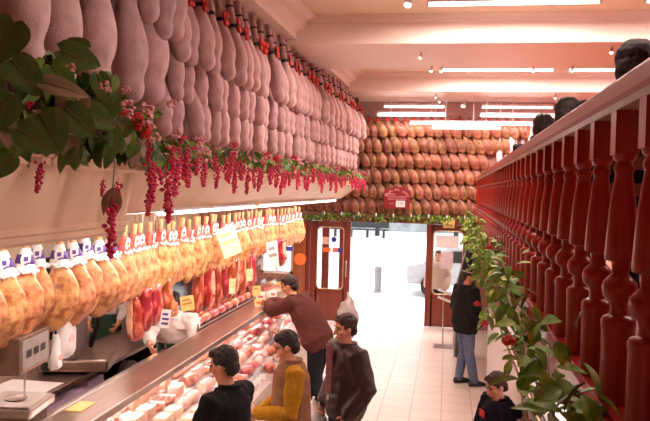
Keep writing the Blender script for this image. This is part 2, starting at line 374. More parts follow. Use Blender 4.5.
tube_light('ceiling tube between the two wide beams, right of the pair', 2.0, 3.9, 13.1, 5.07, 40 * PW)
for y, a, b_ in ((8.55, 2.1, 4.0), (4.0, -.6, 1.4), (4.0, 1.8, 3.8)):
    tube_light('ceiling tube over the shop, outside the picture', a, b_, y, 5.08, 28 * PW, group='ceiling tubes outside the picture')
tube_light('short tube below the far beam, left of the upper pair', -1.35, -.12, 14.85, 4.62, 6 * PW, 2, ZB)
tube_light('short tube below the far beam, right of the upper pair', .62, 2.0, 14.85, 4.62, 6 * PW, 2, ZB)
tube_light('lower tube against the ham wall on the left side', -1.5, -.1, 15.05, 4.47, 6 * PW, 2, ZB)
tube_light('lower tube against the ham wall on the right side', .6, 2.6, 15.05, 4.47, 6 * PW, 2, ZB)
tube_light('long hanging tube in front of the top row of wall hams', -.8, 1.7, 14.5, 4.25, 12 * PW, 3, ZB)
tube_light('lowest hanging tube in front of the wall hams', -.35, .95, 14.3, 4.15, 5 * PW, 2, ZB)
# tube under the flower ledge
t = thing('strip_light', 'long white strip light under the edge of the flower ledge', 'light', (-2.19, 9.65, 2.675))
MB().box((-.03, -4.45, .015), (.03, 4.45, .035)).build('housing', m_plas, t)
MB().tube([(0, -4.4, 0), (0, 4.4, 0)], .016, seg=8).build('tube', m_tube, t, smooth=True)
for yy in (-1.6, 2.0): MB().box((-.035, yy - .04, -.01), (.04, yy + .04, .045)).build('bracket', m_ledge, t)
for k in range(4): strip_light('ledge_glow', -2.24, 5.9 + k * 2.4, 2.64, .06, 2.3, 26, (0, R(30), 0), (1, .84, .74))
strip_light('ledge_glow', -2.45, 3.2, 2.52, .06, 2.3, 16, (0, R(25), 0), (1, .84, .74))
# lamps of the back work area and of the display case
t = thing('strip_light', 'white strip light over the back work counter', 'light', (-4.0, 6.5, 2.69))
MB().box((-.04, -2.5, 0), (.04, 2.5, .03)).build('housing', m_plas, t); MB().tube([(0, -2.4, -.02), (0, 2.4, -.02)], .016).build('tube', m_tube, t, smooth=True)
strip_light('work_glow', -4.0, 6.5, 2.64, .06, 4.8, 35)
strip_light('case_glow', -2.5, 5.2, 1.28, .04, 3.6, 26, (0, R(-25), 0), (1, .80, .76))
strip_light('case_glow', -2.5, 9.0, 1.28, .04, 3.6, 26, (0, R(-25), 0), (1, .80, .76))
# spotlights
sp = thing('spotlight', 'small ceiling spot on the wide beam', 'spotlight', group='ceiling spots')
MB().lathe([(.035, .05), (.04, .0), (.03, -.01)], seg=12).build('base', m_plas, sp, smooth=True)
MB().lathe([(.03, -.02), (.045, -.09), (.05, -.13)], T=TR(rot=(-.5, .2, 0)), seg=12).build('lamp_head', m_plas, sp, smooth=True)
MB().lathe([(.042, -.131), (.042, -.134)], T=TR(rot=(-.5, .2, 0)), seg=12).build('bulb', m_spot, sp)
SP = [(-.42, 10.0, ZB, 'spot on the near wide beam, under its middle'), (-.30, 11.1, ZB, 'left spot of the pair on the back edge of the near beam'), (-.15, 11.15, ZB, 'right spot of the pair on the back edge of the near beam'),
      (2.0, 9.7, ZB, 'spot on the near wide beam closest to the handrail'), (1.75, 11.1, ZB, 'spot on the back edge of the near beam by the handrail'), (1.2, 11.15, ZB, 'dim spot on the back edge of the near beam, right of its long tube'),
      (-.28, 14.2, ZB, 'left spot under the far beam'), (-.22, 14.9, ZB, 'spot under the far beam just above the left tubes'), (1.95, 14.2, ZB, 'right spot under the far beam'), (.27, 15.0, ZB, 'white spot hanging between the short far tubes'),
      (-.5, 8.4, ZC, 'bright ceiling spot at the top edge left of the long tube'), (2.1, 8.3, ZC, 'large ceiling spot at the top right corner')]
for i, (x, y, z, lb) in enumerate(SP):
    o = sp if i == 0 else dup(sp, (0, 0, 0)); o.location = (x, y, z - .05); o['label'] = lb; o['group'] = 'ceiling spots'
    o.scale = (.95 if i in (9, 10, 11) else .5,) * 3; o.location.z = z - (.05 * o.scale[0])

# ============================================================ HAMS
def ham_loft(mb, prof, m=None, seg=14, T=None):
    """prof: z (0 top, negative down), rx, ry, ox, oy"""
    mb.loft([((p[3], p[4], p[0]), (p[1], 0, 0), (0, p[2], 0)) for p in prof], m, T, seg)
def smoothprof(pr, n=4):
    out = []
    for i in range(len(pr) - 1):
        a = pr[max(i - 1, 0)]; b = pr[i]; c = pr[i + 1]; d = pr[min(i + 2, len(pr) - 1)]
        for k in range(n):
            t = k / n
            out.append(tuple(.5 * ((2 * q) + (-p + r) * t + (2 * p - 5 * q + 4 * r - s) * t * t + (-p + 3 * q - 3 * r + s) * t ** 3) for p, q, r, s in zip(a, b, c, d)))
    out.append(pr[-1]); return [(o[0], max(o[1], .004), max(o[2], .004), o[3], o[4]) for o in out]
# bagged ham, wall side is -x, its length 1.0 from hook to tip
def make_bagged(var, band=True):
    t = thing('netted_ham', None, 'ham')
    rnd = random.Random(var)
    w = .90 + rnd.uniform(-.06, .08)
    pr = [(-.40, .050, .052, 0, 0), (-.46, .062, .066, .0, .003), (-.56, .082, .090 * w, .01, .006), (-.66, .098, .104 * w, .02, .0), (-.76, .098, .100 * w, .025, -.01), (-.84, .082, .080 * w, .02, -.012), (-.90, .080, .078 * w, .025, -.006), (-.955, .066, .066 * w, .025, 0), (-.985, .04, .042, .02, .002), (-.998, .012, .014, .02, .002)]
    mb = MB(); ham_loft(mb, smoothprof(pr, 3)); mb.build('ham_body', m_net, t, smooth=True)
    mb = MB(); ham_loft(mb, smoothprof([(.0, .018, .02, -.02, 0), (-.03, .04, .042, -.02, 0), (-.10, .036, .038, -.015, 0), (-.22, .038, .040, -.01, 0), (-.33, .050, .052, 0, 0), (-.41, .054, .056, 0, 0)], 2)); mb.build('shank', m_netdark, t, smooth=True)
    if band:
        MB().lathe([(.052, -.365), (.060, -.37), (.060, -.40), (.056, -.405)], seg=14).build('band', m_black, t, smooth=True)
        MB().lathe([(.040, -.17), (.046, -.175), (.046, -.185), (.041, -.19)], T=TR((-.01, 0, 0)), seg=12).build('string', m_black, t, smooth=True)
        if var % 5 < 4:
            bw = MB()
            for s, dz in ((-1, .03), (1, .03), (-.6, -.05), (.6, -.05)):
                bw.ell((.068, s * .03, -.375 + dz), (.018, .026, .040), seg=8, rings=5)
            bw.ell((.07, 0, -.375), (.014, .012, .014), seg=8, rings=5); bw.build('bow', m_red, t, smooth=True)
    return t
BG = [make_bagged(v) for v in (1, 2, 3, 4)]; BP = [make_bagged(v, False) for v in (6, 7, 8)]
def first_or_dup(pool, used, k, loc, rot, sc, label, group):
    s = pool[k % len(pool)]
    if s.name not in used:
        used.add(s.name); s.location = loc; s.rotation_euler = rot; s.scale = (sc,) * 3 if not hasattr(sc, '__len__') else sc; s['label'] = label
        if group: s['group'] = group
        return s
    return dup(s, loc, rot, sc, label, group)
used = set(); rr = random.Random(5)
def bag_row(pool, y0, y1, s, zbot, x, L, label, group, off=0, ztop=None):
    y = y0; k = 0
    while y < y1:
        f = 1 + rr.uniform(-.02, .02)
        first_or_dup(pool, used, k + off, (x + wx(y) + rr.uniform(-.02, .02), y + rr.uniform(-.02, .02), zbot + L * f), (rr.uniform(-.07, .05), rr.uniform(-.16, -.08), rr.uniform(-.4, .4)), L * f, label, group)
        y += s; k += 1
for z, y0, x, L, p, nm in ((3.92, 5.72, -2.35, .98, BG, 'top'), (3.60, 5.86, -2.40, .84, BP, 'middle'), (3.29, 5.72, -2.44, .84, BP, 'bottom')):
    bag_row(p, y0, 14.9, .285, z, x, L, 'pink netted ham hanging in the %s row over the flower ledge' % nm, '%s row of netted hams' % nm)
near = [(3.52, 3.45, 'large netted ham at the left picture edge behind the big leaves'), (3.93, 3.40, 'large netted ham second from the left picture edge'), (4.35, 3.45, 'large netted ham third from the left, above the pale blossoms'), (4.80, 3.46, 'large netted ham fourth from the left, over the blossoms'), (5.2, 3.5, 'large netted ham hanging just left of the small netted hams')]
for i, (y, z, lb) in enumerate(near): first_or_dup(BP, used, i, (-2.27, y, z + 1.25), (rr.uniform(-.04, .02), 0, rr.uniform(-.2, .2)), (1.28, 1.42, 1.25), lb, 'large netted hams')
for i, (y, z, lb) in enumerate([(4.92, 4.25, 'upper netted ham ending at the top edge, left one of three'), (5.18, 4.18, 'upper netted ham ending at the top edge, middle one of three'), (5.42, 4.22, 'upper netted ham ending at the top edge, right one of three')]):
    first_or_dup(BP, used, i + 1, (-2.18, y, z + .8), (0, 0, rr.uniform(-.3, .3)), 1.0, lb, 'upper netted hams')

t = thing('hanging_rail', 'steel rail at the cornice carrying the large netted hams', 'rail', (-2.2, 4.4, 5.03)); MB().tube([(0, -1.2, 0), (0, 1.2, 0)], .014).build('bar', m_steel, t)
for k in (-1.1, 1.1): MB().tube([(0, k, 0), (0, k, .16)], .008).build('hanger', m_steel, t)
# cured ham: golden body, pale hock, printed collar and tag
def make_cured(var, style):
    t = thing('cured_ham', None, 'ham'); rnd = random.Random(var * 3 + 1); w = 1 + rnd.uniform(-.08, .08)
    pr = [(-.17, .032, .036, 0, 0), (-.24, .048, .062, .0, .01), (-.34, .068, .108 * w, .0, .02), (-.45, .080, .135 * w, 0, .015), (-.54, .078, .128 * w, 0, 0), (-.61, .066, .100 * w, 0, -.015), (-.66, .046, .06, 0, -.025), (-.685, .018, .022, 0, -.03)]
    mb = MB(); ham_loft(mb, smoothprof(pr, 3), seg=18)
    for i, p in enumerate(mb.v):
        q = V(p); n = noise.noise(q * 9 + V((var * 3, 0, 0))) * .024; c = V((0, 0, q.z)); mb.v[i] = tuple(q + (q - c).normalized() * n)
    mb.build('ham_body', m_cured, t, smooth=True)
    mb = MB(); ham_loft(mb, [(.05, .012, .012, 0, 0), (.045, .026, .03, 0, 0), (.01, .024, .028, 0, 0), (-.05, .020, .022, 0, 0), (-.12, .024, .026, 0, 0), (-.19, .036, .042, 0, .003)], seg=12); mb.build('hock', m_hock, t, smooth=True)
    MB().tube([(0, 0, .02), (0, 0, .13)], .004, seg=5).build('rope', m_stem, t)
    cl = m_purple if style == 'p' else m_redlab
    mb = MB(); ham_loft(mb, [(-.05, .026, .029, 0, 0), (-.09, .036, .042, 0, 0), (-.15, .046, .056, 0, .004), (-.20, .052, .068, 0, .008)], seg=12); c = mb.build('label_collar', m_white if style == 'p' else cl, t, smooth=True)
    if style == 'p': mb = MB(); ham_loft(mb, [(-.095, .039, .045, 0, 0), (-.10, .043, .049, 0, .001), (-.15, .052, .062, 0, .005), (-.155, .048, .058, 0, .005)], seg=12); mb.build('purple_band', m_purple, c, smooth=True)
    fl = MB()      # scalloped white fringe
    for k in range(10):
        a = 2 * pi * k / 10; fl.ell((.053 * cos(a), .07 * sin(a) + .008, -.205), (.014, .016, .02), seg=6, rings=4)
    fl.build('collar_fringe', m_white, t, smooth=True)
    tg = MB(); tg.lathe([(.034, 0), (.036, .004), (.034, .006)], T=TR((.048, -.012, -.12), (0, pi / 2 + .18, 0), (1.6, .85, 1)), seg=16)
    g = tg.build('tag', m_white, t); MB().box((.0565, -.025, -.135), (.058, .0, -.105)).box((.058, -.02, -.16), (.060, -.004, -.15)).build('emblem', m_purple if style == 'p' else m_redlab, g)
    MB().tube([(.05, -.05, -.19), (.06, -.02, -.215), (.06, .02, -.2), (.05, .05, -.225)], .010, seg=6).build('paper_frill', m_white, t, smooth=True)
    return t
CP = [make_cured(v, 'p') for v in (1, 2, 3, 4)]; CR = [make_cured(v, 'r') for v in (5, 6, 7)]
y = 3.55; k = 0
while y < 13.6:
    pp = y < 5.9
    s = 1.0 if pp else .95
    first_or_dup(CP if pp else CR, used, k, (-2.80 + rr.uniform(-.03, .03), y, 2.50 + rr.uniform(-.02, .02)), (rr.uniform(-.08, .08), rr.uniform(-.05, .05), rr.uniform(-.9, -.3) if pp else rr.uniform(-.7, .1)), (s, s * 1.12, s),
        'golden cured ham with white and purple collar hanging over the back counter' if pp else 'golden cured ham with red collar hanging in the lit row under the ledge', 'purple collared hams' if pp else 'red collared hams')
    y += .215 if pp else .20; k += 1
# steel rail they hang from
t = thing('hanging_rail', 'steel rail carrying the golden cured hams', 'rail', (-2.8, 8.6, 2.63))
MB().tube([(0, -5.4, 0), (0, 5.4, 0)], .014).build('bar', m_steel, t, smooth=True)
for k in range(6): MB().tube([(0, -5.2 + k * 2.08, 0), (0, -5.2 + k * 2.08, .10)], .01).build('hanger', m_steel, t)
# a second, darker row behind them
# boneless red hams hung in plastic
def make_red(var):
    t = thing('ham_half', None, 'ham'); rnd = random.Random(var)
    pr = [(0, .02, .02, 0, 0), (-.015, .045, .035, 0, 0), (-.06, .058, .045, 0, 0), (-.18, .062 + .012 * rnd.random(), .05, .01, .005), (-.30, .072, .062, -.005, 0), (-.41, .066, .055, .005, 0), (-.475, .045, .04, .01, 0), (-.5, .015, .015, .01, 0)]
    mb = MB(); ham_loft(mb, smoothprof(pr, 2)); mb.v = [tuple(V(p) + V((noise.noise(V(p) * 12 + V((var, 0, 0))), noise.noise(V(p) * 12 + V((0, var + 5, 0))), 0)) * .022) for p in mb.v]; mb.build('lean_meat', m_lean, t, smooth=True)
    mb = MB(); ham_loft(mb, smoothprof([(p[0] * 1.02, p[1] * .5, p[2] * .30, .1 * p[1], -p[2] * .80) for p in pr], 2)); mb.build('fat_layer', m_fat, t, smooth=True)
    MB().tube([(0, 0, -.01), (0, 0, .68)], .003, seg=5).build('string', m_stem, t)
    return t
RD = [make_red(v) for v in (1, 2, 3)]
for i, (x, y, z) in enumerate([(-2.74, 6.02, 1.96), (-2.69, 6.15, 2.02), (-2.77, 6.27, 2.03), (-2.68, 6.39, 2.04), (-2.75, 6.51, 2.05), (-2.68, 6.64, 2.05), (-2.74, 6.78, 2.05)]):
    first_or_dup(RD, used, i, (x - .08, y * 1.03, z - .08), (rr.uniform(-.1, .1), 0, -.5 if i == 0 else rr.uniform(1.9, 3.4)), (1.25, 1.3, .85), 'red ham half with white fat in the cluster above the shop worker', 'red ham halves above the worker')
for i in range(16):
    first_or_dup(RD, used, i, (-2.84 + (i % 2) * .07, 8.05 + i * .135, 1.95), (rr.uniform(-.1, .1), 0, rr.uniform(1.4, 3.4)), (1.2, 1.3, 1.0 + .12 * (i % 3 == 0)), 'red ham half hanging in the long cluster over the meat trays', 'red ham halves over the trays')
# bagged ham with blue label at the far end
o = dup(RD[1], (-2.66, 11.3, 2.08), (0, 0, 1.6), (2.0, 2.0, .90), 'plump wrapped ham with blue label hanging near the window', None); o['group'] = 'single wrapped ham'
del o['group']
lb = MB().box((.11, -.09, -.24), (.118, .06, -.16)).build('label_band', m_blue, o)

# flat cured hams covering the street wall
def make_wallham(var, ribbon):
    t = thing('cured_ham', None, 'ham'); rnd = random.Random(var); w = 1 + rnd.uniform(-.05, .08)
    pr = [(.25, .02, .02, 0, 0), (.24, .032, .03, 0, 0), (.16, .036, .035, 0, 0), (.09, .075, .045, 0, 0), (.0, .108 * w, .055, 0, -.01), (-.10, .122 * w, .062, .004, -.015), (-.19, .116 * w, .058, .006, -.01), (-.26, .085, .045, .006, 0), (-.295, .045, .03, .006, 0), (-.305, .015, .012, .006, 0)]
    mb = MB(); ham_loft(mb, smoothprof(pr, 2), seg=14); mb.build('ham_body', m_wallham, t, smooth=True)
    pr2 = [(p[0] * .80 - .03, p[1] * (.30 + .2 * (var % 2)), p[2] * .45, .02 + p[0] * .22, p[4] - p[2] * .74) for p in pr[4:]]
    mb = MB(); ham_loft(mb, [(pr2[0][0] + .03, .01, .01, .02, -.03)] + pr2, seg=12); mb.build('lean_face', m_wallcut, t, smooth=True)
    if ribbon: MB().tube([(-.035, -.03, .14), (0, -.05, .16), (.035, -.03, .14), (0, -.045, .11)], .022, seg=6).build('ribbon', m_red, t, smooth=True)
    return t
WH = [make_wallham(v, 0) for v in (1, 2, 3)]; WR = [make_wallham(v, 1) for v in (4, 5)]
rows = ['top', 'second', 'third', 'fourth', 'fifth', 'lowest']
for r in range(6):
    zc = 4.28 - r * .325
    x = -3.2 if r == 5 else -2.42 + (r % 2) * .09
    xe = 1.55 if r < 1 else (1.3 if r == 1 else .8)
    k = r
    while x < xe:
        first_or_dup(WR if r == 0 else WH, used, k, (x + rr.uniform(-.012, .012), YD - .09 - .02 * (5 - r) * .5 + (k % 2) * -.015, zc + rr.uniform(-.015, .015)), (-.12, R(-25) + rr.uniform(-.10, .10), rr.uniform(-.25, .25)), .92,
            'brown cured ham in the %s row on the wall above the entrance' % rows[r], 'wall hams, %s row' % rows[r])
        x += .193; k += 1
# pale bagged hams right of them, above the far end of the handrail
for i, (x, z) in enumerate([(.95, 3.95), (1.12, 4.0), (1.02, 3.66), (1.2, 3.72), (1.35, 3.9), (1.5, 3.98), (1.75, 4.0), (1.95, 4.0), (2.15, 4.0), (.88, 3.7)]):
    first_or_dup(BP, used, i, (x + .15, 15.40, z + .40), (0, R(12 if i % 2 else -6), 1.5), .68, 'pale netted ham on the street wall above the far end of the handrail', 'pale netted hams on the street wall')
# maroon arched sign
t = thing('sign', 'maroon sign with an arched top hung on the wall hams over the entrance', 'sign', (-1.05, 15.14, 2.76))
n = 14; pts = [(-.27, -.24), (.27, -.24), (.27, .13)] + [(.27 * cos(pi * k / n), .13 + .09 * sin(pi * k / n)) for k in range(1, n)] + [(-.27, .13)]
mb = MB(); vs = [(x, 0, z) for x, z in pts] + [(x, .02, z) for x, z in pts]; k = len(pts)
mb.add(vs, [tuple(range(k)), tuple(range(k, 2 * k))[::-1]] + [(i, (i + 1) % k, (i + 1) % k + k, i + k)[::-1] for i in range(k)]); mb.build('board', m_sign, t)
for sx in (-.2, .2): MB().tube([(sx, .02, .05), (sx, .36, .12)], .006).build('bracket', m_steel, t)
wtxt = 'MUSEO DEL JAMON'
for i, ch in enumerate(wtxt):
    if ch == ' ': continue
    a = pi / 2 - (i - 7) * .165; text('letter', ch, .06, m_blush, t, (.30 * cos(a) * .82, -.004, -.06 + .22 * sin(a)), (pi / 2, (pi / 2 - a) * .45, 0))
for j, (txt, x, z, s) in enumerate((('JAMON', -.15, .06, .065), ('SERRANO CURADO', -.0, .01, .045), ('VENTA POR PIEZAS', 0, -.04, .045), ('desde', -.11, -.13, .04))): text('lettering', txt, s, m_blush, t, (x, -.004, z), (pi / 2, 0, 0))
MB().box((-.02, -.006, -.20), (.17, 0, -.07)).build('price_patch', m_white, t); text('price', '7,95', .08, m_sign, t, (.075, -.01, -.135), (pi / 2, 0, 0))

# ============================================================ FOLIAGE
def leaf(mb, loc, rot, L, Wd, m, fold=.25, droop=.3, heart=False, n=7):
    T = TR(loc, rot); vs = []; fs = []
    for i in range(n + 1):
        t = i / n
        w = Wd / 2 * (sin(pi * min(1, (t ** .8 if heart else t) * .96 + .04)) ** (.62 if heart else .8)) * (1.12 - .3 * t)
        y = L * t; z = -droop * L * t * t
        for s in (-1, -.5, 0, .5, 1): vs.append((s * w, y - (abs(s) * .12 * L * (1 - t) if heart else 0), z + abs(s) * w * fold + (abs(s) == .5) * w * .06))
    for i in range(n):
        for j in range(4): a = i * 5 + j; fs.append((a, a + 1, a + 6, a + 5))
    # give the blade its thickness
    k = len(vs); vs2 = [(x, y, z - .0015) for x, y, z in vs]
    mb.add(vs + vs2, fs + [tuple(k + q for q in f[::-1]) for f in fs], m, T)
def rnd_leaf(mb, c, L, Wd, m, g, heart=False, face=None, hang=(-2.0, -.2)):
    rz = g.uniform(0, 2 * pi) if face is None else face + g.gauss(0, .75)
    leaf(mb, c, (g.uniform(*hang), g.uniform(-.6, .6), rz), L * g.uniform(.75, 1.2), Wd * g.uniform(.8, 1.15), m, heart=heart, droop=g.uniform(.1, .45))
def at_x(px, py, X):
    """photo pixel -> point on the vertical plane x = X (used to place things at their real depth)"""
    d = M3 @ V((px - 325, -(py - 210.5), -F)); return EYE + d * (X / d.x)
# big-leaved plant at the near end of the ledge; leaves face the shop
g = random.Random(11)
t = thing('trailing_plant', 'artificial plant with big dark heart-shaped leaves on the near end of the ledge', 'plant', (-1.9, 3.4, 3.12))
P0 = V((-1.9, 3.4, 3.12))
mb = MB()
for i in range(210):
    y = g.uniform(-.60, 1.30); z = g.uniform(-.10, .34 - .17 * max(y, 0)); rnd_leaf(mb, (g.uniform(-.16, .03), y, z + .05), .14, .10, g.choice([m_leafd, m_leafd, m_leaf, m_leafb]), g, True, -2.5)
mb.build('foliage', m_leafd, t, smooth=True)
# (photo x, y of the leaf base, depth plane, length, width, colour, pitch, turn, roll)
BIG = [(14, 22, -1.84, .27, .24, 'd', -1.5, -.2, -.4), (60, 50, -1.80, .30, .17, 'd', -1.7, .1, 1.3), (52, 66, -1.78, .26, .17, 'g', -1.4, 0, .6), (42, 82, -1.76, .30, .13, 'b', -1.1, 0, 1.35), (76, 92, -1.74, .24, .21, 'b', -1.4, 0, -.3),
       (40, 114, -1.72, .27, .24, 'd', -1.5, 0, .5), (66, 108, -1.76, .27, .19, 'd', -1.5, 0, .8), (84, 110, -1.78, .25, .18, 'd', -1.4, 0, 1.1), (18, 128, -1.76, .26, .17, 'd', -1.5, 0, 1.0), (14, 158, -1.76, .22, .12, 'd', -1.4, 0, -.9),
       (10, 96, -1.74, .28, .18, 'd', -1.6, 0, -.5), (12, 60, -1.86, .28, .2, 'd', -1.4, 0, .7), (82, 58, -1.8, .20, .12, 'g', -1.5, 0, -.8), (98, 74, -1.78, .22, .14, 'd', -1.5, 0, .3), (112, 76, -1.8, .24, .15, 'g', -1.3, .2, -.5), (100, 100, -1.78, .24, .18, 'd', -1.6, 0, .2), (118, 100, -1.8, .22, .15, 'd', -1.5, 0, -.7),
       (88, 48, -1.84, .16, .10, 'g', -1.9, 0, -1.9), (115, 128, -1.8, .20, .10, 'd', -1.4, 0, .1), (135, 118, -1.8, .20, .09, 'g', -1.4, 0, -.5), (160, 112, -1.8, .22, .10, 'g', -1.2, 0, -1.3), (112, 148, -1.8, .18, .08, 'd', -1.5, 0, -.3)]
for (px, py, X, L, w, k, rx, rz, roll) in BIG:
    mb = MB(); mm = {'d': m_leafd, 'b': m_leafb, 'g': m_leaf}[k]
    L *= .68; w *= .76; leaf(mb, (0, 0, 0), (0, 0, 0), L, w, mm, heart=True, fold=.16, droop=.12, n=9)
    mb.tube([(0, .0, .004), (0, L * .5, .002 - .03 * L), (0, L * .97, -.11 * L)], [.0035, .0025, .001], m_stem, seg=5)
    o = mb.build('leaf', None, t, smooth=True, loc=at_x(px, py, X) - P0)
    o.rotation_euler = (Euler((0, 0, -2.55 + rz)).to_matrix() @ Euler((rx, 0, 0)).to_matrix() @ Euler((0, 0, roll)).to_matrix()).to_euler()
mb = MB()
for i in range(9): mb.tube([(0, g.uniform(-.4, .9), 0), (g.uniform(0, .1), g.uniform(-.4, .9), .1), (g.uniform(.0, .16), g.uniform(-.4, .9), .25)], .004, seg=5)
mb.build('stem', m_stem, t, smooth=True)
# blossoms
def blossom_mb(g, r, m):
    mb = MB()
    for i in range(14):
        a = g.uniform(0, 2 * pi); e = g.uniform(-1, 1); d = V((cos(a) * cos(e), sin(a) * cos(e), sin(e))) * r * .7
        mb.ell(d, (r * .34, r * .34, r * .26), m, seg=6, rings=4)
    return mb
for (px, py, r, m) in ((70, 68, .028, m_blush), (73, 94, .035, m_blush), (76, 97, .022, m_blush), (104, 85, .030, m_blush), (108, 90, .02, m_blush), (126, 90, .028, m_blush), (128, 106, .045, m_blush), (132, 114, .035, m_blush), (147, 108, .045, m_blush), (146, 119, .05, m_blush), (152, 126, .03, m_blush), (124, 112, .024, m_rose), (137, 118, .04, m_rose), (144, 132, .05, m_rose), (138, 127, .03, m_rose), (172, 104, .035, m_blush), (30, 105, .02, m_rose), (155, 138, .04, m_blush)):
    blossom_mb(g, r, m).build('blossom', m, t, smooth=True, loc=at_x(px, py, -1.72) - P0)
# hanging flower clusters
def raceme(L, g, w=.045):
    mb = MB()
    n = int(L / .007)
    for i in range(n):
        f = i / n; rad = w * (1 - f * .72) * g.uniform(.1, 1.0); a = i * 2.4
        mb.ell((rad * cos(a), rad * sin(a), -L * f), (g.uniform(.010, .018), g.uniform(.010, .018), .012), seg=6, rings=4)
    mb.tube([(0, 0, .04), (0, 0, -L * .9)], .003, seg=4)
    return mb
RM = []
for i in range(5):
    me = raceme(.17 + .025 * i, g); o = me.build('flower_cluster', m_mag, None, smooth=True); RM.append(o.data); bpy.data.objects.remove(o)
def add_raceme(t, loc, s=1):
    o = bpy.data.objects.new('flower_cluster', g.choice(RM)); COL.objects.link(o); o.parent = t; o.location = loc; o.scale = (s,) * 3; o.rotation_euler = (g.uniform(-.15, .15), g.uniform(-.1, .1), g.uniform(0, 6)); return o
for (px, py, s) in ((41, 162, .7), (112, 205, 1.15), (118, 183, .7), (103, 180, .45), (150, 162, 1.0), (156, 168, 1.1), (166, 172, 1.2), (178, 160, 1.1), (186, 156, 1.1), (150, 140, .7), (172, 146, .8)): add_raceme(t, at_x(px, py, -1.76) - P0, s)
mb = MB(); q = at_x(113, 188, -1.76) - P0; mb.tube([at_x(114, 130, -1.86) - P0, at_x(115, 165, -1.78) - P0, q], .005, seg=5)
leaf(mb, q, (-.9, 0, -2.4 - 1.2), .15, .07, m_leafb); leaf(mb, q, (-1.5, 0, -2.5), .17, .10, m_leafb); mb.build('hanging_stem', m_stem, t, smooth=True)
# garland sections along the ledge
secs = [(4.75, 6.5, 'nearest'), (6.5, 8.5, 'second'), (8.5, 10.5, 'third'), (10.5, 12.7, 'fourth'), (12.7, 14.95, 'farthest')]
for si, (a, b_, nm) in enumerate(secs):
    t = thing('flower_garland', '%s stretch of magenta flower garland trailing over the ledge below the netted hams' % nm, 'garland', (-1.95 + .17 * max(0, (a + b_) / 2 - 5.7) / 9.3, (a + b_) / 2, 3.12), -.018 if si else 0)
    h = (b_ - a) / 2; mb = MB()
    for i in range(170):
        rnd_leaf(mb, (g.uniform(-.12, .06), g.uniform(-h, h), g.uniform(-.02, .13)), .10, .055, g.choice([m_leaf, m_leafd, m_leaf]), g, False, -2.4)
    mb.build('foliage', m_leaf, t, smooth=True)
    n = int((b_ - a) / .17)
    for i in range(n):
        add_raceme(t, (.06 + g.uniform(0, .04), -h + (i + .5) * 2 * h / n + g.uniform(-.04, .04), g.uniform(-.05, .05)), g.uniform(.6, 1.15))
    for i in range(16):
        m = g.choice([m_blush, m_blush, m_mag]); blossom_mb(g, g.uniform(.03, .05), m).build('blossom', m, t, smooth=True, loc=(.0 + g.uniform(-.05, .06), g.uniform(-h, h), g.uniform(.04, .15)))
    MB().tube([(-.03, -h + i * h / 6, .03 + .02 * (i % 2)) for i in range(13)], .007, seg=5).build('vine', m_stem, t, smooth=True)
# green garland above the entrance
t = thing('leaf_garland', 'green leafy garland with small white tips along the top of the entrance', 'garland', (-1.2, 15.36, 2.33))
mb = MB()
for i in range(380):
    x = g.uniform(-2.1, 1.8); rnd_leaf(mb, (x, g.uniform(-.12, .0), g.uniform(-.06, .09) - (.05 if x < -1.5 else 0)), .085, .045, g.choice([m_leaf, m_leafd, m_leafy]), g)
mb.build('foliage', m_leaf, t, smooth=True)
MB().tube([(-2.1 + i * .3, -.06, .02 * (i % 2)) for i in range(14)], .01, seg=5).build('vine', m_stem, t, smooth=True)
for i in range(9): MB().ell((0, 0, 0), (.016, .016, .045), seg=8, rings=5).build('white_tip', m_white, t, smooth=True, loc=(-1.4 + i * .37, -.14, .05))

# ============================================================ BALUSTRADE
RA, RB = V((.49, 1.0, 0)), V((.60, 15.3, 0)); rdir = (RB - RA).normalized(); rang = math.atan2(-rdir.x, rdir.y)
t = thing('balustrade', 'dark red turned-wood balustrade along the edge of the mezzanine', 'balustrade', (RA.x, RA.y, 2.22), rang); RL = (RB - RA).length
prof = [(-.09, .94), (.09, .94)]
mb = MB(); pr = [(-.028, .945), (.07, .945), (.085, .965), (.085, 1.0), (.065, 1.028), (-.01, 1.03), (-.030, 1.015), (-.035, .965)]
prism(mb, pr, 0, RL); mb.build('handrail', m_rail, t, bevel=.006)
mb = MB().box((-.036, 0, .925), (.058, RL, .946)); mb.build('rail_moulding', mat('painted_moulding', (.45, .36, .33), .35, col2=(.30, .14, .10), scale=10, stretch=(1, .2, 1)), t)
mb = MB().box((-.06, 0, 0), (.06, RL, .07)).box((-.045, 0, .07), (.045, RL, .085)); mb.build('bottom_rail', m_wood, t)
bp = MB()
bp.box((-.034, -.034, .80), (.034, .034, .93)); bp.lathe([(.034, .80), (.030, .785), (.022, .78), (.026, .77), (.03, .76), (.024, .745), (.026, .73), (.038, .64), (.045, .53), (.046, .505), (.044, .495), (.026, .49), (.024, .455), (.034, .445), (.047, .43), (.050, .412), (.045, .39), (.028, .375), (.024, .355), (.027, .338), (.044, .33), (.049, .32), (.049, .305), (.047, .295), (.047, .085)], seg=18)
b0 = bp.build('baluster', m_wood, t, smooth=True)
n = 43
for i in range(n):
    o = b0 if i == 0 else b0.copy()
    if i: COL.objects.link(o); o.parent = t
    o.location = (0, .22 + i * .325, 0)
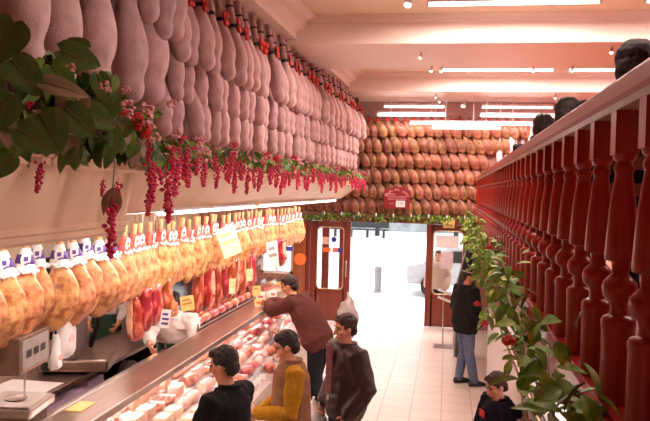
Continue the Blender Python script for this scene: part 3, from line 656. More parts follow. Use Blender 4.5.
# plant trailing along the outside of its foot
t = thing('trailing_plant', 'artificial vine with yellow-green leaves and red roses along the foot of the balustrade', 'plant', (.36, 1.2, 2.25))
def vine_x(y): return .0 + .02 * sin(y * 3) + (y / 14) * .09
for nm, cnt, m in (('green_leaves', 270, m_leaf), ('variegated_leaves', 400, m_leafy), ('dark_leaves', 50, m_leafd)):
    mb = MB()
    for i in range(cnt):
        y = .7 + 12.9 * g.random() ** 1.0; k = .8 if y < 2.5 else 1
        if i % 12 == 0: y = g.uniform(.4, 1.3); k = .85
        rnd_leaf(mb, (vine_x(y) + g.gauss(0, .055) * k - .02, y, g.gauss(.04, .11) * k), .105 * k, .056 * k, m, g, False, None, (-1.2, .6))
    o = mb.build('foliage', m, t, smooth=True)
for s in (0, 1):
    mb = MB(); mb.tube([(vine_x(y * .25) + .05 * sin(y * .8 + s * 2), y * .25, .04 + .05 * sin(y * 1.1 + s)) for y in range(55)], .006, seg=5); mb.build('vine', m_stem, t, smooth=True)
def rose(parent, loc, r):
    mb = MB(); mb.ell((0, 0, 0), (r * .55, r * .55, r * .7), seg=10, rings=6)
    for k in range(9):
        a = k * 2.4; rr_ = r * (.35 + .06 * k); mb.ell((rr_ * cos(a) * .8, rr_ * sin(a) * .8, -r * .05 * k * .6), (r * .38, r * .38, r * .45), seg=8, rings=5)
    return mb.build('rose', m_rose, parent, smooth=True, loc=loc)
for (y, x, z, r) in ((1.78, -.10, .06, .035), (1.05, .05, .04, .04), (4.7, -.02, .22, .035), (4.3, -.12, -.18, .03), (3.6, -.1, -.2, .03)): rose(t, (x, y, z), r)

# ============================================================ DISPLAY CASE (left)
CY0, CY1 = 2.6, 10.6
t = thing('display_case', 'long glass meat counter with a steel top strip', 'counter', (-2.2, (CY0 + CY1) / 2, 0)); h = (CY1 - CY0) / 2
MB().box((-.36, -h, 1.30), (-.05, h, 1.34)).build('top_strip', m_steelb, t, bevel=.005)
MB().box((-.055, -h, 1.295), (-.035, h, 1.35)).build('edge_rail', m_steel, t, bevel=.003)
MB().box((-.45, -h, .1), (-.41, h, 1.3)).build('back_panel', m_steel, t)
MB().box((-.41, -h, .78), (.33, h, .82)).build('deck', m_plas, t)
MB().box((-.41, -h, .0), (.33, h, .10)).build('plinth', m_blackp, t)
MB().box((-.41, -h, .1), (.34, h, .78)).build('base_panel', m_marble, t)
MB().box((.33, -h, .78), (.42, h, .84)).build('bumper', m_steel, t, bevel=.005)
gl = MB(); pts = [(-.05, 1.31), (.06, 1.27), (.2, 1.17), (.3, 1.02), (.35, .85)]
prism(gl, pts + [(x - .008, z - .004) for x, z in pts[::-1]], -h, h); gl.build('front_glass', m_glass, t)
MB().box((-.40, -h + .02, .82), (.33, -h + .03, 1.29)).build('end_glass', m_glass, t); MB().box((-.40, h - .03, .82), (.33, h - .02, 1.29)).build('end_glass', m_glass, t)
MB().box((-.33, -h + .1, 1.275), (-.29, h - .1, 1.298)).build('case_lamp', m_tube, t)
# goods: one of each kind
def solid(name, cat, parts, label=None):
    t = thing(name, label, cat)
    for pn, mb, m in parts:
        mb.v = [(x * .88, y * .98, z * 1.0) for x, y, z in mb.v]; mb.build(pn, m, t, smooth=True)
    return t
def rbox(a, b, r=.012): # rounded block
    mb = MB(); cx_, cy_ = (a[0] + b[0]) / 2, (a[1] + b[1]) / 2; w, d = (b[0] - a[0]) / 2, (b[1] - a[1]) / 2
    out = []
    for z, k in ((a[2], .93), (a[2] + r, 1), (b[2] - r, 1), (b[2], .93)):
        ring = []
        for q in range(20):
            an = 2 * pi * (q + .5) / 20; c_, s_ = cos(an), sin(an); e = .35
            ring.append((cx_ + w * k * math.copysign(abs(c_) ** e, c_), cy_ + d * k * math.copysign(abs(s_) ** e, s_), z))
        out += ring
    fs = []
    for i in range(3):
        for q in range(20): x0 = i * 20 + q; x1 = i * 20 + (q + 1) % 20; fs.append((x0, x1, x1 + 20, x0 + 20))
    fs += [tuple(range(20))[::-1], tuple(60 + q for q in range(20))]
    return mb.add(out, fs)
# wedge of pressed cheese / cooked ham block / sausages / sliced meat tray / cured chunk
def half_round(L, r, cut=.0):
    mb = MB(); mb.loft([((0, -L / 2, 0), (r * .9, 0, 0), (0, 0, r * .8)), ((0, -L / 2 + .01, 0), (r, 0, 0), (0, 0, r * .9)), ((0, L / 2 - .01, 0), (r, 0, 0), (0, 0, r * .9)), ((0, L / 2, 0), (r * .9, 0, 0), (0, 0, r * .8))], seg=16, T=TR((0, 0, r * .9))); return mb
slices = MB()
for i in range(9): slices.lathe([(.045, 0), (.047, .002), (.045, .004)], T=TR((random.uniform(-.03, .03), -.09 + i * .022, .022 + .002 * i), (.35, random.uniform(-.2, .2), 0)), seg=12)
saus = MB()
for i in range(6):
    x0 = -.07 + i * .026; saus.tube([(x0, -.10, .03), (x0 + .01, -.04, .022 + .02 * (i % 2)), (x0 - .005, .04, .022 + .02 * (i % 2)), (x0, .10, .03)], .014, seg=8, ends=True)
joint = MB(); joint.loft([((0, -.12, .05), (.02, 0, 0), (0, 0, .02)), ((0, -.10, .05), (.055, 0, 0), (0, 0, .042)), ((.01, 0, .055), (.075, 0, 0), (0, 0, .052)), ((0, .08, .05), (.06, 0, 0), (0, 0, .045)), ((0, .115, .045), (.03, 0, 0), (0, 0, .03))], seg=14)
GOODS = {
 'cheese_block': solid('cheese_block', 'cheese', [('cheese', rbox((-.07, -.09, 0), (.07, .09, .085)), m_cheese), ('wrapper_label', MB().box((-.04, -.05, .085), (.04, .05, .088)), m_white)]),
 'cooked_ham': solid('cooked_ham', 'ham', [('ham_block', half_round(.2, .065), m_pinkmeat), ('cut_face', MB().lathe([(.05, 0), (.05, .004)], T=TR((0, -.102, .058), (pi / 2, 0, 0)), seg=16), m_cheese)]),
 'meat_tray': solid('meat_tray', 'meat', [('tray', rbox((-.08, -.12, 0), (.08, .12, .02), .004), m_white), ('slices', slices, m_lean)]),
 'sausages': solid('sausage_bundle', 'sausage', [('sausages', saus, m_saus), ('band', MB().box((-.085, -.012, .0), (.08, .012, .062)), m_white)]),
 'meat_joint': solid('meat_joint', 'meat', [('lean_meat', joint, m_lean), ('fat_cap', MB().ell((-.02, 0, .075), (.05, .09, .03)), m_fat)]),
 'ham_joint': solid('ham_joint', 'ham', [('rind', joint, m_pinkmeat), ('label', MB().ell((.02, 0, .085), (.03, .03, .024)), m_white)]),
 'package': solid('vacuum_pack', 'package', [('pack', rbox((-.075, -.10, 0), (.075, .10, .045), .012), m_pinkmeat), ('label', MB().box((-.05, -.06, .045), (.05, .02, .047)), m_white)])}
DESC = {'cheese_block': 'pale wrapped cheese block', 'cooked_ham': 'pink cooked ham roll', 'meat_tray': 'white tray of red sliced meat', 'sausages': 'banded bundle of red sausages', 'meat_joint': 'red meat joint with white fat', 'ham_joint': 'pink ham joint with a white label', 'package': 'flat pink vacuum pack'}
zones = [(2.7, 4.7, 'by the bottom picture edge', ['package', 'cheese_block', 'package', 'cooked_ham', 'ham_joint']), (4.7, 6.4, 'before the black sweater man', ['cheese_block', 'meat_tray', 'cheese_block', 'package', 'sausages', 'ham_joint']), (6.4, 8.3, 'before the tan vest man', ['meat_joint', 'sausages', 'meat_joint', 'meat_tray', 'ham_joint', 'cooked_ham']), (8.3, 10.5, 'below the leaning man', ['ham_joint', 'meat_joint', 'cooked_ham', 'package', 'meat_tray'])]
ug = set(); g = random.Random(3)
tagp = thing('price_tag', None, 'price tag'); MB().box((-.03, -.002, .0), (.03, .002, .045), T=TR(rot=(-.25, 0, 0))).build('card', m_white, tagp); MB().box((-.018, -.004, .012), (.018, -.002, .03), T=TR(rot=(-.25, 0, 0))).build('print', m_redlab, tagp)
DZ = .82
for (a, b_, zn, kinds) in zones:
    y = a + .12
    while y < b_ - .1:
        for ci, x in enumerate((-2.52, -2.37, -2.22, -2.07, -1.93)):
            if ci == 4 and g.random() < .35: continue
            kd = g.choice(kinds); o = GOODS[kd]; lab = '%s in the meat case %s' % (DESC[kd], zn)
            loc = (x + g.uniform(-.012, .012), y + g.uniform(-.01, .01), DZ + .002 + .06 * (4 - ci)); rot = (0, 0, g.uniform(-.12, .12))
            gr = '%s, case %s' % (DESC[kd], zn)
            if kd not in ug: ug.add(kd); o.location = loc; o.rotation_euler = rot; o['label'] = lab; o['group'] = gr
            else: dup(o, loc, rot, None, lab, gr)
        dup(tagp, (-1.885, y + g.uniform(-.03, .03), DZ), (0, 0, pi / 2 + g.uniform(-.1, .1)), None, 'small white price tag in the meat case %s' % zn, 'price tags %s' % zn)
        y += .225
tagp.location = (-1.885, 2.75, DZ); tagp.rotation_euler = (0, 0, pi / 2); tagp['label'] = 'small white price tag in the meat case by the bottom picture edge'; tagp['group'] = 'price tags by the bottom picture edge'
# stepped display board under the rows
t = thing('display_riser', 'white stepped riser under the meats in the glass case', 'riser', (-2.35, 6.6, .82))
for k in range(4): MB().box((-.245 + k * .15, -3.9, 0), (-.095 + k * .15, 3.9, .06 * (4 - k))).build('step', m_plas, t)

# shelf rack behind the strip with joints of meat
t = thing('shelf_rack', 'two-level steel rack behind the counter strip by the shop worker', 'rack', (-2.88, 9.1, 0))
for z in (1.0, 1.28): MB().box((-.2, -1.5, z), (.2, 1.5, z + .015)).build('shelf', m_steel, t); MB().box((.19, -1.5, z), (.205, 1.5, z + .04)).build('shelf_lip', m_steel, t)
for sx in (-.19, .19):
    for sy in (-1.48, 0, 1.48): MB().box((sx - .01, sy - .01, 0), (sx + .01, sy + .01, 1.36)).build('post', m_steel, t)
k = 0; y = 7.8
KS = ['ham_joint', 'meat_joint', 'meat_tray', 'meat_joint']
while y < 10.5:
    for x in (-2.97, -2.79):
        kd = KS[k % 4]; dup(GOODS[kd], (x, y, 1.297), (0, 0, g.uniform(-.2, .2)), 1.15 if kd != 'meat_tray' else 1, '%s on the upper shelf of the steel rack' % DESC[kd], '%s on the rack' % DESC[kd]); k += 1
    y += .29
for i in range(4): dup(GOODS['cheese_block'], (-2.8, 7.85 + i * .3, 1.016), (0, 0, .1), 1, 'pale cheese block on the lower shelf of the steel rack', 'cheese blocks on the rack')

t = thing('service_shelf', 'steel service shelf behind the meat case under the scale and the bread', 'shelf', (-2.86, 5.6, 0))
MB().box((-.2, -1.9, 1.05), (.2, 1.9, 1.08)).build('shelf', m_steel, t)
for sy in (-1.85, 0, 1.85):
    for sx in (-.18, .18): MB().box((sx - .015, sy - .015, 0), (sx + .015, sy + .015, 1.05)).build('leg', m_steel, t)
# small goods standing on the far end of the strip
t = thing('glass_guard', 'clear glass guard around the jars at the far end of the counter strip', 'guard', (-2.45, 10.1, 1.34))
MB().box((-.10, -.35, 0), (-.09, .35, .25)).build('glass_panel', m_glass, t); MB().box((.05, -.35, 0), (.06, .35, .25)).build('glass_panel', m_glass, t)
jar = thing('jar', None, 'jar'); MB().lathe([(.03, 0), (.034, .01), (.034, .09), (.026, .10)]).build('body', m_cheese, jar, smooth=True); MB().lathe([(.029, .10), (.029, .12)]).build('lid', m_redlab, jar)
for i in range(6):
    o = jar if i == 0 else dup(jar, (0, 0, 0)); o.location = (-2.47, 9.84 + i * .1, 1.34); o['label'] = 'small jar with a red lid on the far end of the counter'; o['group'] = 'jars on the counter'
for i, (x, y, m, w, h_) in enumerate(((-2.38, 9.1, m_yellow, .14, .10), (-2.46, 9.45, m_white, .12, .14), (-2.48, 10.5, m_yellow, .12, .15), (-2.36, 9.75, m_white, .10, .13))):
    t = thing('price_card', ['yellow price card standing left of the leaning man', 'white price card second along the strip from the leaning man', 'yellow price card at the very end of the strip', 'white price card closest to the leaning man'][i], 'price card', (x, y, 1.34), .5)
    MB().box((-w / 2, -.003, .01), (w / 2, .003, h_), T=TR(rot=(-.15, 0, 0))).build('card', m, t); MB().box((-w / 2, -.02, 0), (w / 2, .02, .012)).build('foot', m_plas, t); MB().box((-w * .3, -.005, h_ * .4), (w * .3, -.003, h_ * .65), T=TR(rot=(-.15, 0, 0))).build('print', m_redlab, t)

# ============================================================ BACK COUNTER
t = thing('work_counter', 'dark back work counter with a steel edge behind the worker', 'counter', (-4.1, 7.5, 0))
MB().box((-.25, -4.5, .86), (.45, 4.5, .90)).build('worktop', m_steelb, t, bevel=.004); MB().box((-.25, -4.5, .05), (.35, 4.5, .50)).build('cabinet', m_dglass, t); MB().box((-.25, -4.5, .5), (-.21, 4.5, .86)).build('back_board', m_dglass, t)
for yy in (-4.4, -1.5, 1.5, 4.4): MB().box((-.21, yy - .02, .5), (.35, yy + .02, .86)).build('divider', m_dglass, t)
t = thing('wall_cabinet', 'dark glossy cabinet doors on the wall behind the worker', 'cabinet', (-5.42, 10.5, .3))
for k in range(4): dd = MB().box((-.06, -1.6 + k * .9, .02), (.0, -.72 + k * .9, 1.55)).build('cabinet_door', m_dglass, t, bevel=.004); MB().box((.0, -.85 + k * .9, .40), (.012, -.80 + k * .9, .50)).build('door_label', m_white, dd)
for i, (y, n_) in enumerate(((6.35, 5), (6.75, 5), (7.15, 6))):
    for k in range(n_):
        o = tag(MB().box((-.16, -.185, 0), (.16, .185, .052)).build('paper_pack', m_lilac, bevel=.004), 'lilac pack of wrapping paper on the shelf under the back counter, %s stack' % ('left', 'middle', 'right')[i], 'paper', 'lilac paper packs, %s stack' % ('left', 'middle', 'right')[i])
        o.location = (-3.82, y, .501 + k * .053); o.rotation_euler = (0, 0, g.uniform(-.06, .06))
tag(MB().box((-.2, -.7, 0), (.36, .55, .012)).build('paper_sheet', m_white, loc=(-4.05, 6.0, .90)), 'large white wrapping paper sheet on the back counter at the left edge', 'paper')
t = thing('splashback', 'dark glossy panel with two white labels standing on the back counter', 'panel', (-3.95, 10.2, .9))
MB().box((-.01, -1.55, 0), (.02, 1.55, .9)).build('panel', m_dglass, t)
for yy in (-1.3, -.55): MB().box((.02, yy - .04, .16), (.024, yy + .04, .27)).build('label', m_white, t)
t = thing('cloth', 'crumpled white cloth on the shelf under the back counter', 'cloth', (-3.82, 8.3, .502))
mb = MB(); mb.ell((0, 0, .10), (.12, .2, .10), seg=20, rings=10)
for i, p in enumerate(mb.v): q = V(p); mb.v[i] = tuple(V((q.x, q.y, max(0, q.z))) * (1 + noise.noise(q * 12) * .3))
mb.build('folds', m_white, t, smooth=True)
# meat slicer
t = thing('meat_slicer', 'grey meat slicer with a tilted guard on the back counter', 'slicer', (-3.86, 7.15, .9), R(-75)); t.scale = (1.3,) * 3
MB().box((-.22, -.28, .02), (.22, .28, .12)).build('base', m_steelb, t, bevel=.02)
for sx in (-.17, .17):
    for sy in (-.22, .22): MB().lathe([(.025, 0), (.025, .025)], T=TR((sx, sy, 0))).build('foot', m_blackp, t)
MB().lathe([(.15, 0), (.165, .012), (.15, .02)], T=TR((.06, -.05, .30), (R(80), 0, R(15))), seg=28).build('blade', m_steel, t, smooth=True)
rbox((-.20, -.03, .12), (.20, .03, .42)).build('guard_plate', m_greyp, t, smooth=True)
mb = MB(); mb.add([(-.2, -.26, .16), (.2, -.26, .16), (.2, -.08, .20), (-.2, -.08, .20), (-.2, -.26, .18), (.2, -.26, .18), (.2, -.08, .38), (-.2, -.08, .38)], [(0, 3, 2, 1), (4, 5, 6, 7), (0, 1, 5, 4), (1, 2, 6, 5), (2, 3, 7, 6), (3, 0, 4, 7)]); mb.build('carriage', m_greyp, t, bevel=.01)
MB().tube([(-.2, .05, .15), (-.22, .1, .33), (-.15, .12, .46), (.05, .10, .47)], .022, ends=True).build('arm', m_blackp, t, smooth=True)
MB().lathe([(.035, 0), (.035, .05)], T=TR((.2, -.2, .07), (0, pi / 2, 0))).build('dial', m_blackp, t)
# scale with a display on a pole
t = thing('shop_scale', 'steel shop scale with a boxy display on a thin pole at the left edge', 'scale', (-2.86, 4.45, 1.08), R(8))
MB().box((-.15, -.16, 0), (.15, .16, .26)).build('stand', m_steelb, t)
MB().box((-.19, -.2, .26), (.19, .2, .32)).build('body', m_steel, t, bevel=.01)
MB().box((-.17, -.18, .32), (.17, .18, .335)).build('pan', m_steel, t, bevel=.006)
MB().lathe([(.07, .336), (.075, .342), (.06, .338)], T=TR((0, 0, 0), sc=(1, 1, 1)), seg=20).build('dish', m_steelb, t, smooth=True)
MB().tube([(.06, .0, .32), (.06, .0, .60)], .008).build('pole', m_plas, t)
MB().box((-.04, -.24, .55), (.13, .24, .80)).build('display_box', m_steelb, t, bevel=.008)
MB().box((.13, -.2, .58), (.135, .2, .77)).build('display_face', m_greyp, t)
for k in range(3): MB().box((.1355, -.15 + k * .11, .65), (.136, -.07 + k * .11, .70)).build('display_window', m_blackp, t)
# hanging carrier bags
def bag(label, loc, s):
    t = thing('carrier_bag', label, 'bag', loc)
    mb = MB(); mb.loft([((0, 0, -.42 * s), (.02, 0, 0), (0, .09 * s, 0)), ((0, 0, -.38 * s), (.045, 0, 0), (0, .12 * s, 0)), ((0, 0, -.22 * s), (.035, 0, 0), (0, .11 * s, 0)), ((0, .01, -.08 * s), (.02, 0, 0), (0, .06 * s, 0)), ((0, 0, 0), (.012, 0, 0), (0, .03 * s, 0))], seg=20)
    for i, p in enumerate(mb.v): q = V(p); mb.v[i] = tuple(q + V((noise.noise(q * 14) * .02, noise.noise(q * 11 + V((5, 0, 0))) * .02, 0)))
    mb.build('bag_body', m_plas, t, smooth=True)
    MB().lathe([(.035 * s, 0), (.035 * s, .004)], T=TR((.042, 0, -.27 * s), (0, pi / 2, 0)), seg=16).build('print', m_pinkmeat, t)
    MB().tube([(0, -.03, -.01), (0, -.01, .09), (0, .01, .09), (0, .03, -.01)], .005).build('handle', m_plas, t, smooth=True); MB().tube([(0, 0, .09), (0, 0, 2.63 - loc[2])], .003, seg=4).build('string', m_white, t); return t
bag('white carrier bag with a pink round print hanging beside the slicer', (-2.8, 5.0, 2.0), 1.0)
bag('smaller white bag hanging left of the pink printed one', (-2.8, 4.84, 1.78), .6)
t = thing('bread_loaf', 'golden bread loaf under the hand of the worker', 'bread', (-2.88, 6.85, 1.08), .2)
mb = MB(); mb.loft([((0, -.15, .04), (.02, 0, 0), (0, 0, .02)), ((0, -.12, .045), (.05, 0, 0), (0, 0, .04)), ((0, 0, .05), (.06, 0, 0), (0, 0, .048)), ((0, .12, .045), (.05, 0, 0), (0, 0, .04)), ((0, .15, .04), (.02, 0, 0), (0, 0, .02))]); mb.build('crust', m_cured, t, smooth=True)
tag(MB().box((-.06, -.12, 0), (.06, .10, .006)).build('paper_sheet', m_yellow, loc=(-2.47, 4.62, 1.341)), 'yellowish paper sheet on the counter strip beside the scale', 'paper')
# cards hung among the hams
def card(label, loc, w, h_, m, mp, rot, lines=3):
    t = thing('hanging_card', label, 'card', loc); t.rotation_euler = rot
    MB().box((-.002, -w / 2, -h_), (.002, w / 2, 0)).build('card', m, t)
    for i in range(lines): z = -h_ * (.2 + .25 * i); MB().box((.002, -w * .35, z - h_ * .12), (.0035, w * (.35 if i else .2), z)).build('print', mp, t)
    MB().tube([(0, 0, 0), (-.02, 0, max(.12, 2.6 - loc[2]))], .002, seg=4).build('string', m_stem, t); return t
MCR = mat('cream_card', (.93, .80, .48), .5)
card('large cream price card hanging tilted in front of the golden hams', (-2.58, 8.15, 2.42), .24, .36, MCR, m_yellow, (R(20), 0, R(-50)), 2)
card('yellow square card beside the worker hung from the red hams', (-2.53, 6.80, 1.80), .14, .15, m_yellow, mat('ochre_print', (.55, .25, .05), .5), (R(8), 0, R(-50)), 2)
card('white and purple label on the red hams above the worker', (-2.5, 6.22, 1.76), .09, .17, m_white, m_purple, (R(-8), 0, R(-55)))
card('cream tag hung on the left of the long red ham cluster', (-2.5, 8.25, 1.80), .08, .18, MCR, m_yellow, (0, 0, R(-50)), 2)
card('cream tag hung in the middle of the long red ham cluster', (-2.5, 9.0, 1.84), .08, .16, MCR, m_yellow, (0, 0, R(-50)), 2)
card('tall white and grey price board hanging near the window end', (-2.55, 10.35, 2.1), .20, .40, m_plas, m_greyp, (R(8), 0, R(-40)), 2)
card('small yellow card below the red ham cluster', (-2.48, 9.3, 1.58), .12, .14, m_yellow, m_redlab, (0, 0, R(-40)), 1)
# hanging steel hood boxes between the hams
for (y, z, nm) in ((7.05, 2.02, 'grey metal lamp box hanging left of the long red ham cluster'), (10.9, 1.80, 'grey metal lamp box hanging near the window end')):
    t = thing('lamp_box', nm, 'lamp', (-3.05, y, z)); MB().box((-.18, -.2, -.12), (.18, .2, .0)).build('housing', m_steelb, t, bevel=.01); MB().box((.181, -.14, -.10), (.185, .14, -.03)).build('dark_window', m_greyp, t)
    for s in (-.15, .15): MB().tube([(0, s, 0), (0, s, 2.72 - z)], .006).build('rod', m_steel, t)
t = thing('round_sign', 'round orange disc sign beside the wooden door post', 'sign', (-2.98, 14.6, 1.43), .15)
MB().lathe([(.12, 0), (.125, .008), (.12, .016)], T=TR((0, 0, 0), (pi / 2, 0, 0)), seg=32).build('disc', m_orange, t, smooth=True); MB().tube([(0, .02, 0), (0, .02, -1.43)], .012).build('post', m_steel, t); MB().lathe([(.15, -1.43), (.15, -1.41)]).build('base', m_steel, t)

# ============================================================ PEOPLE
def person(name, label, loc, face, P, look, H=1.74):
    """P: pose joints in body frame (x right, y forward, z up, metres for a 1.74 m figure)"""
    t = thing(name, label, 'person', loc, face); k = H / 1.74; t.scale = (k,) * 3
    D = dict(pelvis=(0, 0, .95), chest=(0, .0, 1.25), neck=(0, 0, 1.47), head=(0, .02, 1.62), turn=0, nod=0,
             shL=(-.19, 0, 1.42), shR=(.19, 0, 1.42), elL=(-.25, -.02, 1.13), elR=(.25, -.02, 1.13), haL=(-.25, .1, .90), haR=(.25, .1, .90),
             hiL=(-.09, 0, .92), hiR=(.09, 0, .92), knL=(-.10, .02, .50), knR=(.10, .02, .50), anL=(-.11, -.02, .09), anR=(.11, -.02, .09), fist=.6)
    D.update(P); J = {a: (V(b) if isinstance(b, tuple) else b) for a, b in D.items()}
    bulk = look.get('bulk', 1)
    side = (J['shR'] - J['shL']).normalized()
    def torso(mb, e, z0=None, low=0):
        pl, ch, nk = J['pelvis'], J['chest'], J['neck']
        ax = (ch - pl).normalized(); hs = (J['hiR'] - J['hiL']).normalized(); fw = ax.cross(side).normalized() * -1
        w = pl + (ch - pl) * .45
        rg = [(pl - ax * (.06 + low), hs * (.150 + e + low * .15), fw * (.105 + e)), (pl, hs * (.168 + e) * bulk, fw * (.118 + e) * bulk), (w, side * (.150 + e) * bulk, fw * (.108 + e) * bulk), (ch, side * (.172 + e) * bulk, fw * (.118 + e)), (ch + (nk - ch) * .55, side * (.178 + e), fw * (.105 + e)), (ch + (nk - ch) * .82, side * (.12 + e), fw * (.08 + e)), (nk, side * (.062 + e), fw * (.062 + e))]
        mb.loft(rg, seg=20)
    def arm(mb, s, e, f=1.0):
        a, b_, c = J['sh' + s], J['el' + s], J['ha' + s]; c = b_ + (c - b_) * f; m1 = a.lerp(b_, .5); m2 = b_.lerp(c, .4)
        inn = a.lerp(J['neck'], .3) - V((0, 0, .03))
        mb.tube([inn, a, m1, b_, m2, c], [.055 + e, .058 + e, .05 + e, .042 + e, .04 + e, .028 + e], seg=12, ends=True)
    def leg(mb, s, e, f=1.0):
        a, b_, c = J['hi' + s], J['kn' + s], J['an' + s]; c = b_ + (c - b_) * f; mb.tube([a, a.lerp(b_, .5), b_, b_.lerp(c, .35), c], [.086 + e, .075 + e, .056 + e, .056 + e, .038 + e * 1.3], seg=14, ends=True)
    HT = TR(J['head'], (J['nod'], 0, J['turn']))
    body = MB()
    torso(body, 0)
    for s in 'LR': arm(body, s, 0); leg(body, s, 0)
    body.tube([J['neck'] - V((0, 0, .04)), J['head'] - V((0, .0, .05))], [.060, .055], seg=12, ends=True)
    # skull, jaw, brow, nose, ears, lips
    body.ell((0, -.012, .035), (.073, .092, .088), T=HT, seg=18, rings=12); body.ell((0, .018, -.035), (.058, .066, .075), T=HT, seg=16, rings=10); body.ell((0, .045, -.082), (.030, .028, .024), T=HT); body.ell((0, .068, .035), (.05, .018, .012), T=HT)
    body.tube([(0, .082, .022), (0, .098, -.008), (0, .104, -.026)], [.008, .011, .014], T=HT, seg=8, ends=True); body.ell((0, .086, -.058), (.022, .010, .009), T=HT)
    for s in (-1, 1): body.ell((s * .076, -.005, -.005), (.010, .020, .031), T=HT); body.ell((s * .042, .052, -.022), (.022, .022, .022), T=HT)
    # hands
    for s in 'LR':
        el, ha = J['el' + s], J['ha' + s]; d = (ha - el).normalized(); sg = -1 if s == 'L' else 1
        pd = J.get('palm' + s, V((-sg, 0, 0))); pd = (pd - d * pd.dot(d)).normalized(); wd = d.cross(pd).normalized() * 1.0
        if wd.y < 0 and abs(d.y) < .8 or (abs(d.y) >= .8 and wd.z < 0): wd = -wd      # towards the thumb
        palm = ha + d * .045
        body.loft([(ha - d * .01, wd * .026, pd * .02), (ha + d * .03, wd * .036, pd * .017), (ha + d * .085, wd * .040, pd * .014)], seg=12)
        fi = J['fist']
        for q, ln in enumerate((.070, .078, .073, .058)):
            off = wd * (.030 - q * .0195); p0 = ha + d * .075 + off; c1 = .35 * fi + .12; p1 = p0 + (d * cos(c1) + pd * sin(c1)) * ln * .45; c2 = 1.5 * fi + .2; p2 = p1 + (d * cos(c2) + pd * sin(c2)) * ln * .33; c3 = 2.4 * fi + .25; p3 = p2 + (d * cos(c3) + pd * sin(c3)) * ln * .25
            body.tube([p0, p1, p2, p3], [.0098, .0092, .0086, .0075], seg=8, ends=True)
        p0 = ha + d * .02 + wd * .026; p1 = p0 + (d * .6 + wd * .7 + pd * .35).normalized() * .038; p2 = p1 + (d * .8 + wd * .1 + pd * .6).normalized() * .032
        body.tube([p0, p1, p2], [.013, .0108, .009], seg=8, ends=True)
    bake(body, 'body', m_skin, t, .0065, 3)
    for s in (-1, 1):
        MB().ell((s * .030, .0775, .012), (.0125, .008, .006), T=HT, seg=8, rings=5).build('eye', m_eyew, t, smooth=True)
        MB().tube([(s * .015, .089, .033), (s * .032, .087, .037), (s * .05, .074, .031)], [.003, .004, .002], T=HT, seg=6).build('eyebrow', look['hair'], t, smooth=True)
    MB().ell((0, .094, -.058), (.021, .005, .006), T=HT, seg=10, rings=5).build('lips', m_lips, t, smooth=True)
    # hair
    if look.get('hairstyle') != 'none':
        hb = MB(); hb.ell((0, -.024, .052), (.083, .094, .086), T=HT, seg=18, rings=11); hb.ell((0, -.062, -.01), (.068, .05, .07), T=HT); hb.ell((0, .035, .098), (.058, .045, .028), T=HT)
        for s in (-1, 1): hb.ell((s * .067, -.005, .03), (.015, .038, .036), T=HT); hb.ell((s * .028, .055, .088), (.034, .026, .022), T=HT)
        if look.get('hairstyle') == 'long':
            hb.ell((0, -.05, -.08), (.085, .055, .13), T=HT); hb.ell((0, -.04, .03), (.098, .10, .095), T=HT)
        if look.get('hairstyle') == 'bob': hb.ell((0, -.04, .0), (.098, .09, .10), T=HT); hb.ell((0, -.02, .06), (.096, .10, .085), T=HT)
        bake(hb, 'hair', look['hair'], t, .008, 2, .005 if look.get('hairstyle') == 'bob' else .009, .022)
    # trousers, shoes
    tr = MB(); 
    for s in 'LR': leg(tr, s, .020, 1.0)
    pl, ch = J['pelvis'], J['chest']; ax = (ch - pl).normalized(); hs = (J['hiR'] - J['hiL']).normalized(); fw = hs.cross(ax) * -1
    tr.loft([(pl - ax * .10, hs * .15, fw * .12), (pl, hs * .18 * bulk, fw * .135 * bulk), (pl + ax * .09, hs * .165 * bulk, fw * .122 * bulk)], seg=18)
    bake(tr, 'trousers', look['trousers'], t, .014, 3, .006, .09)
    for s in 'LR':
        a = J['an' + s]; sh = MB(); sh.loft([(a + V((0, -.085, -.05)), (.022, 0, 0), (0, 0, .025)), (a + V((0, -.07, -.045)), (.038, 0, 0), (0, 0, .042)), (a + V((0, 0, -.03)), (.042, 0, 0), (0, 0, .058)), (a + V((0, .10, -.052)), (.048, 0, 0), (0, 0, .036)), (a + V((0, .17, -.062)), (.036, 0, 0), (0, 0, .026)), (a + V((0, .195, -.066)), (.015, 0, 0), (0, 0, .016))], seg=14)
        sh.build('shoe', look.get('shoes', m_blackp), t, smooth=True)
    # tops
    for (nm, m, e, sl, hem) in look['tops']:
        up = MB(); torso(up, e, low=hem)
        if sl:
            for s in 'LR': arm(up, s, e * .8 + .008, sl)
        bake(up, nm, m, t, .012, 3, .010 if nm != 'vest' else .005, .07)
    for (nm, m, fn) in look.get('extras', []):
        o = fn(J, HT); o = o.build(nm, m, t, smooth=True)
    return t
c_black = cloth('black_knit', (.012, .010, .011)); c_tan = cloth('tan_fleece', (.30, .14, .07), (.24, .11, .055)); c_must = cloth('mustard_shirt', (.50, .24, .015), (.42, .19, .012))
c_leather = mat('brown_leather', (.026, .007, .007), .45, col2=(.042, .012, .010), scale=8, bump=.6, bscale=10); c_maroon = cloth('brown_jumper', (.11, .032, .024), (.085, .025, .02)); c_shirt = cloth('checked_shirt', (.24, .09, .08), (.13, .05, .06), 40)
c_jean = cloth('blue_denim', (.10, .13, .22), (.15, .18, .28)); c_dark = cloth('dark_trousers', (.015, .014, .02)); c_white = cloth('white_work_shirt', (.80, .66, .62)); c_navy = cloth('navy_jacket', (.015, .014, .03)); c_cream = cloth('cream_jacket', (.62, .50, .40))
def collar(J, HT, r=.075):
    mb = MB(); n = J['neck']; mb.loft([(n + V((0, -.005, -.035)), (r + .025, 0, 0), (0, r + .02, 0)), (n + V((0, -.005, .0)), (r + .004, 0, 0), (0, r + .002, 0)), (n + V((0, -.008, .03)), (r, 0, 0), (0, r, 0))], seg=18); return mb
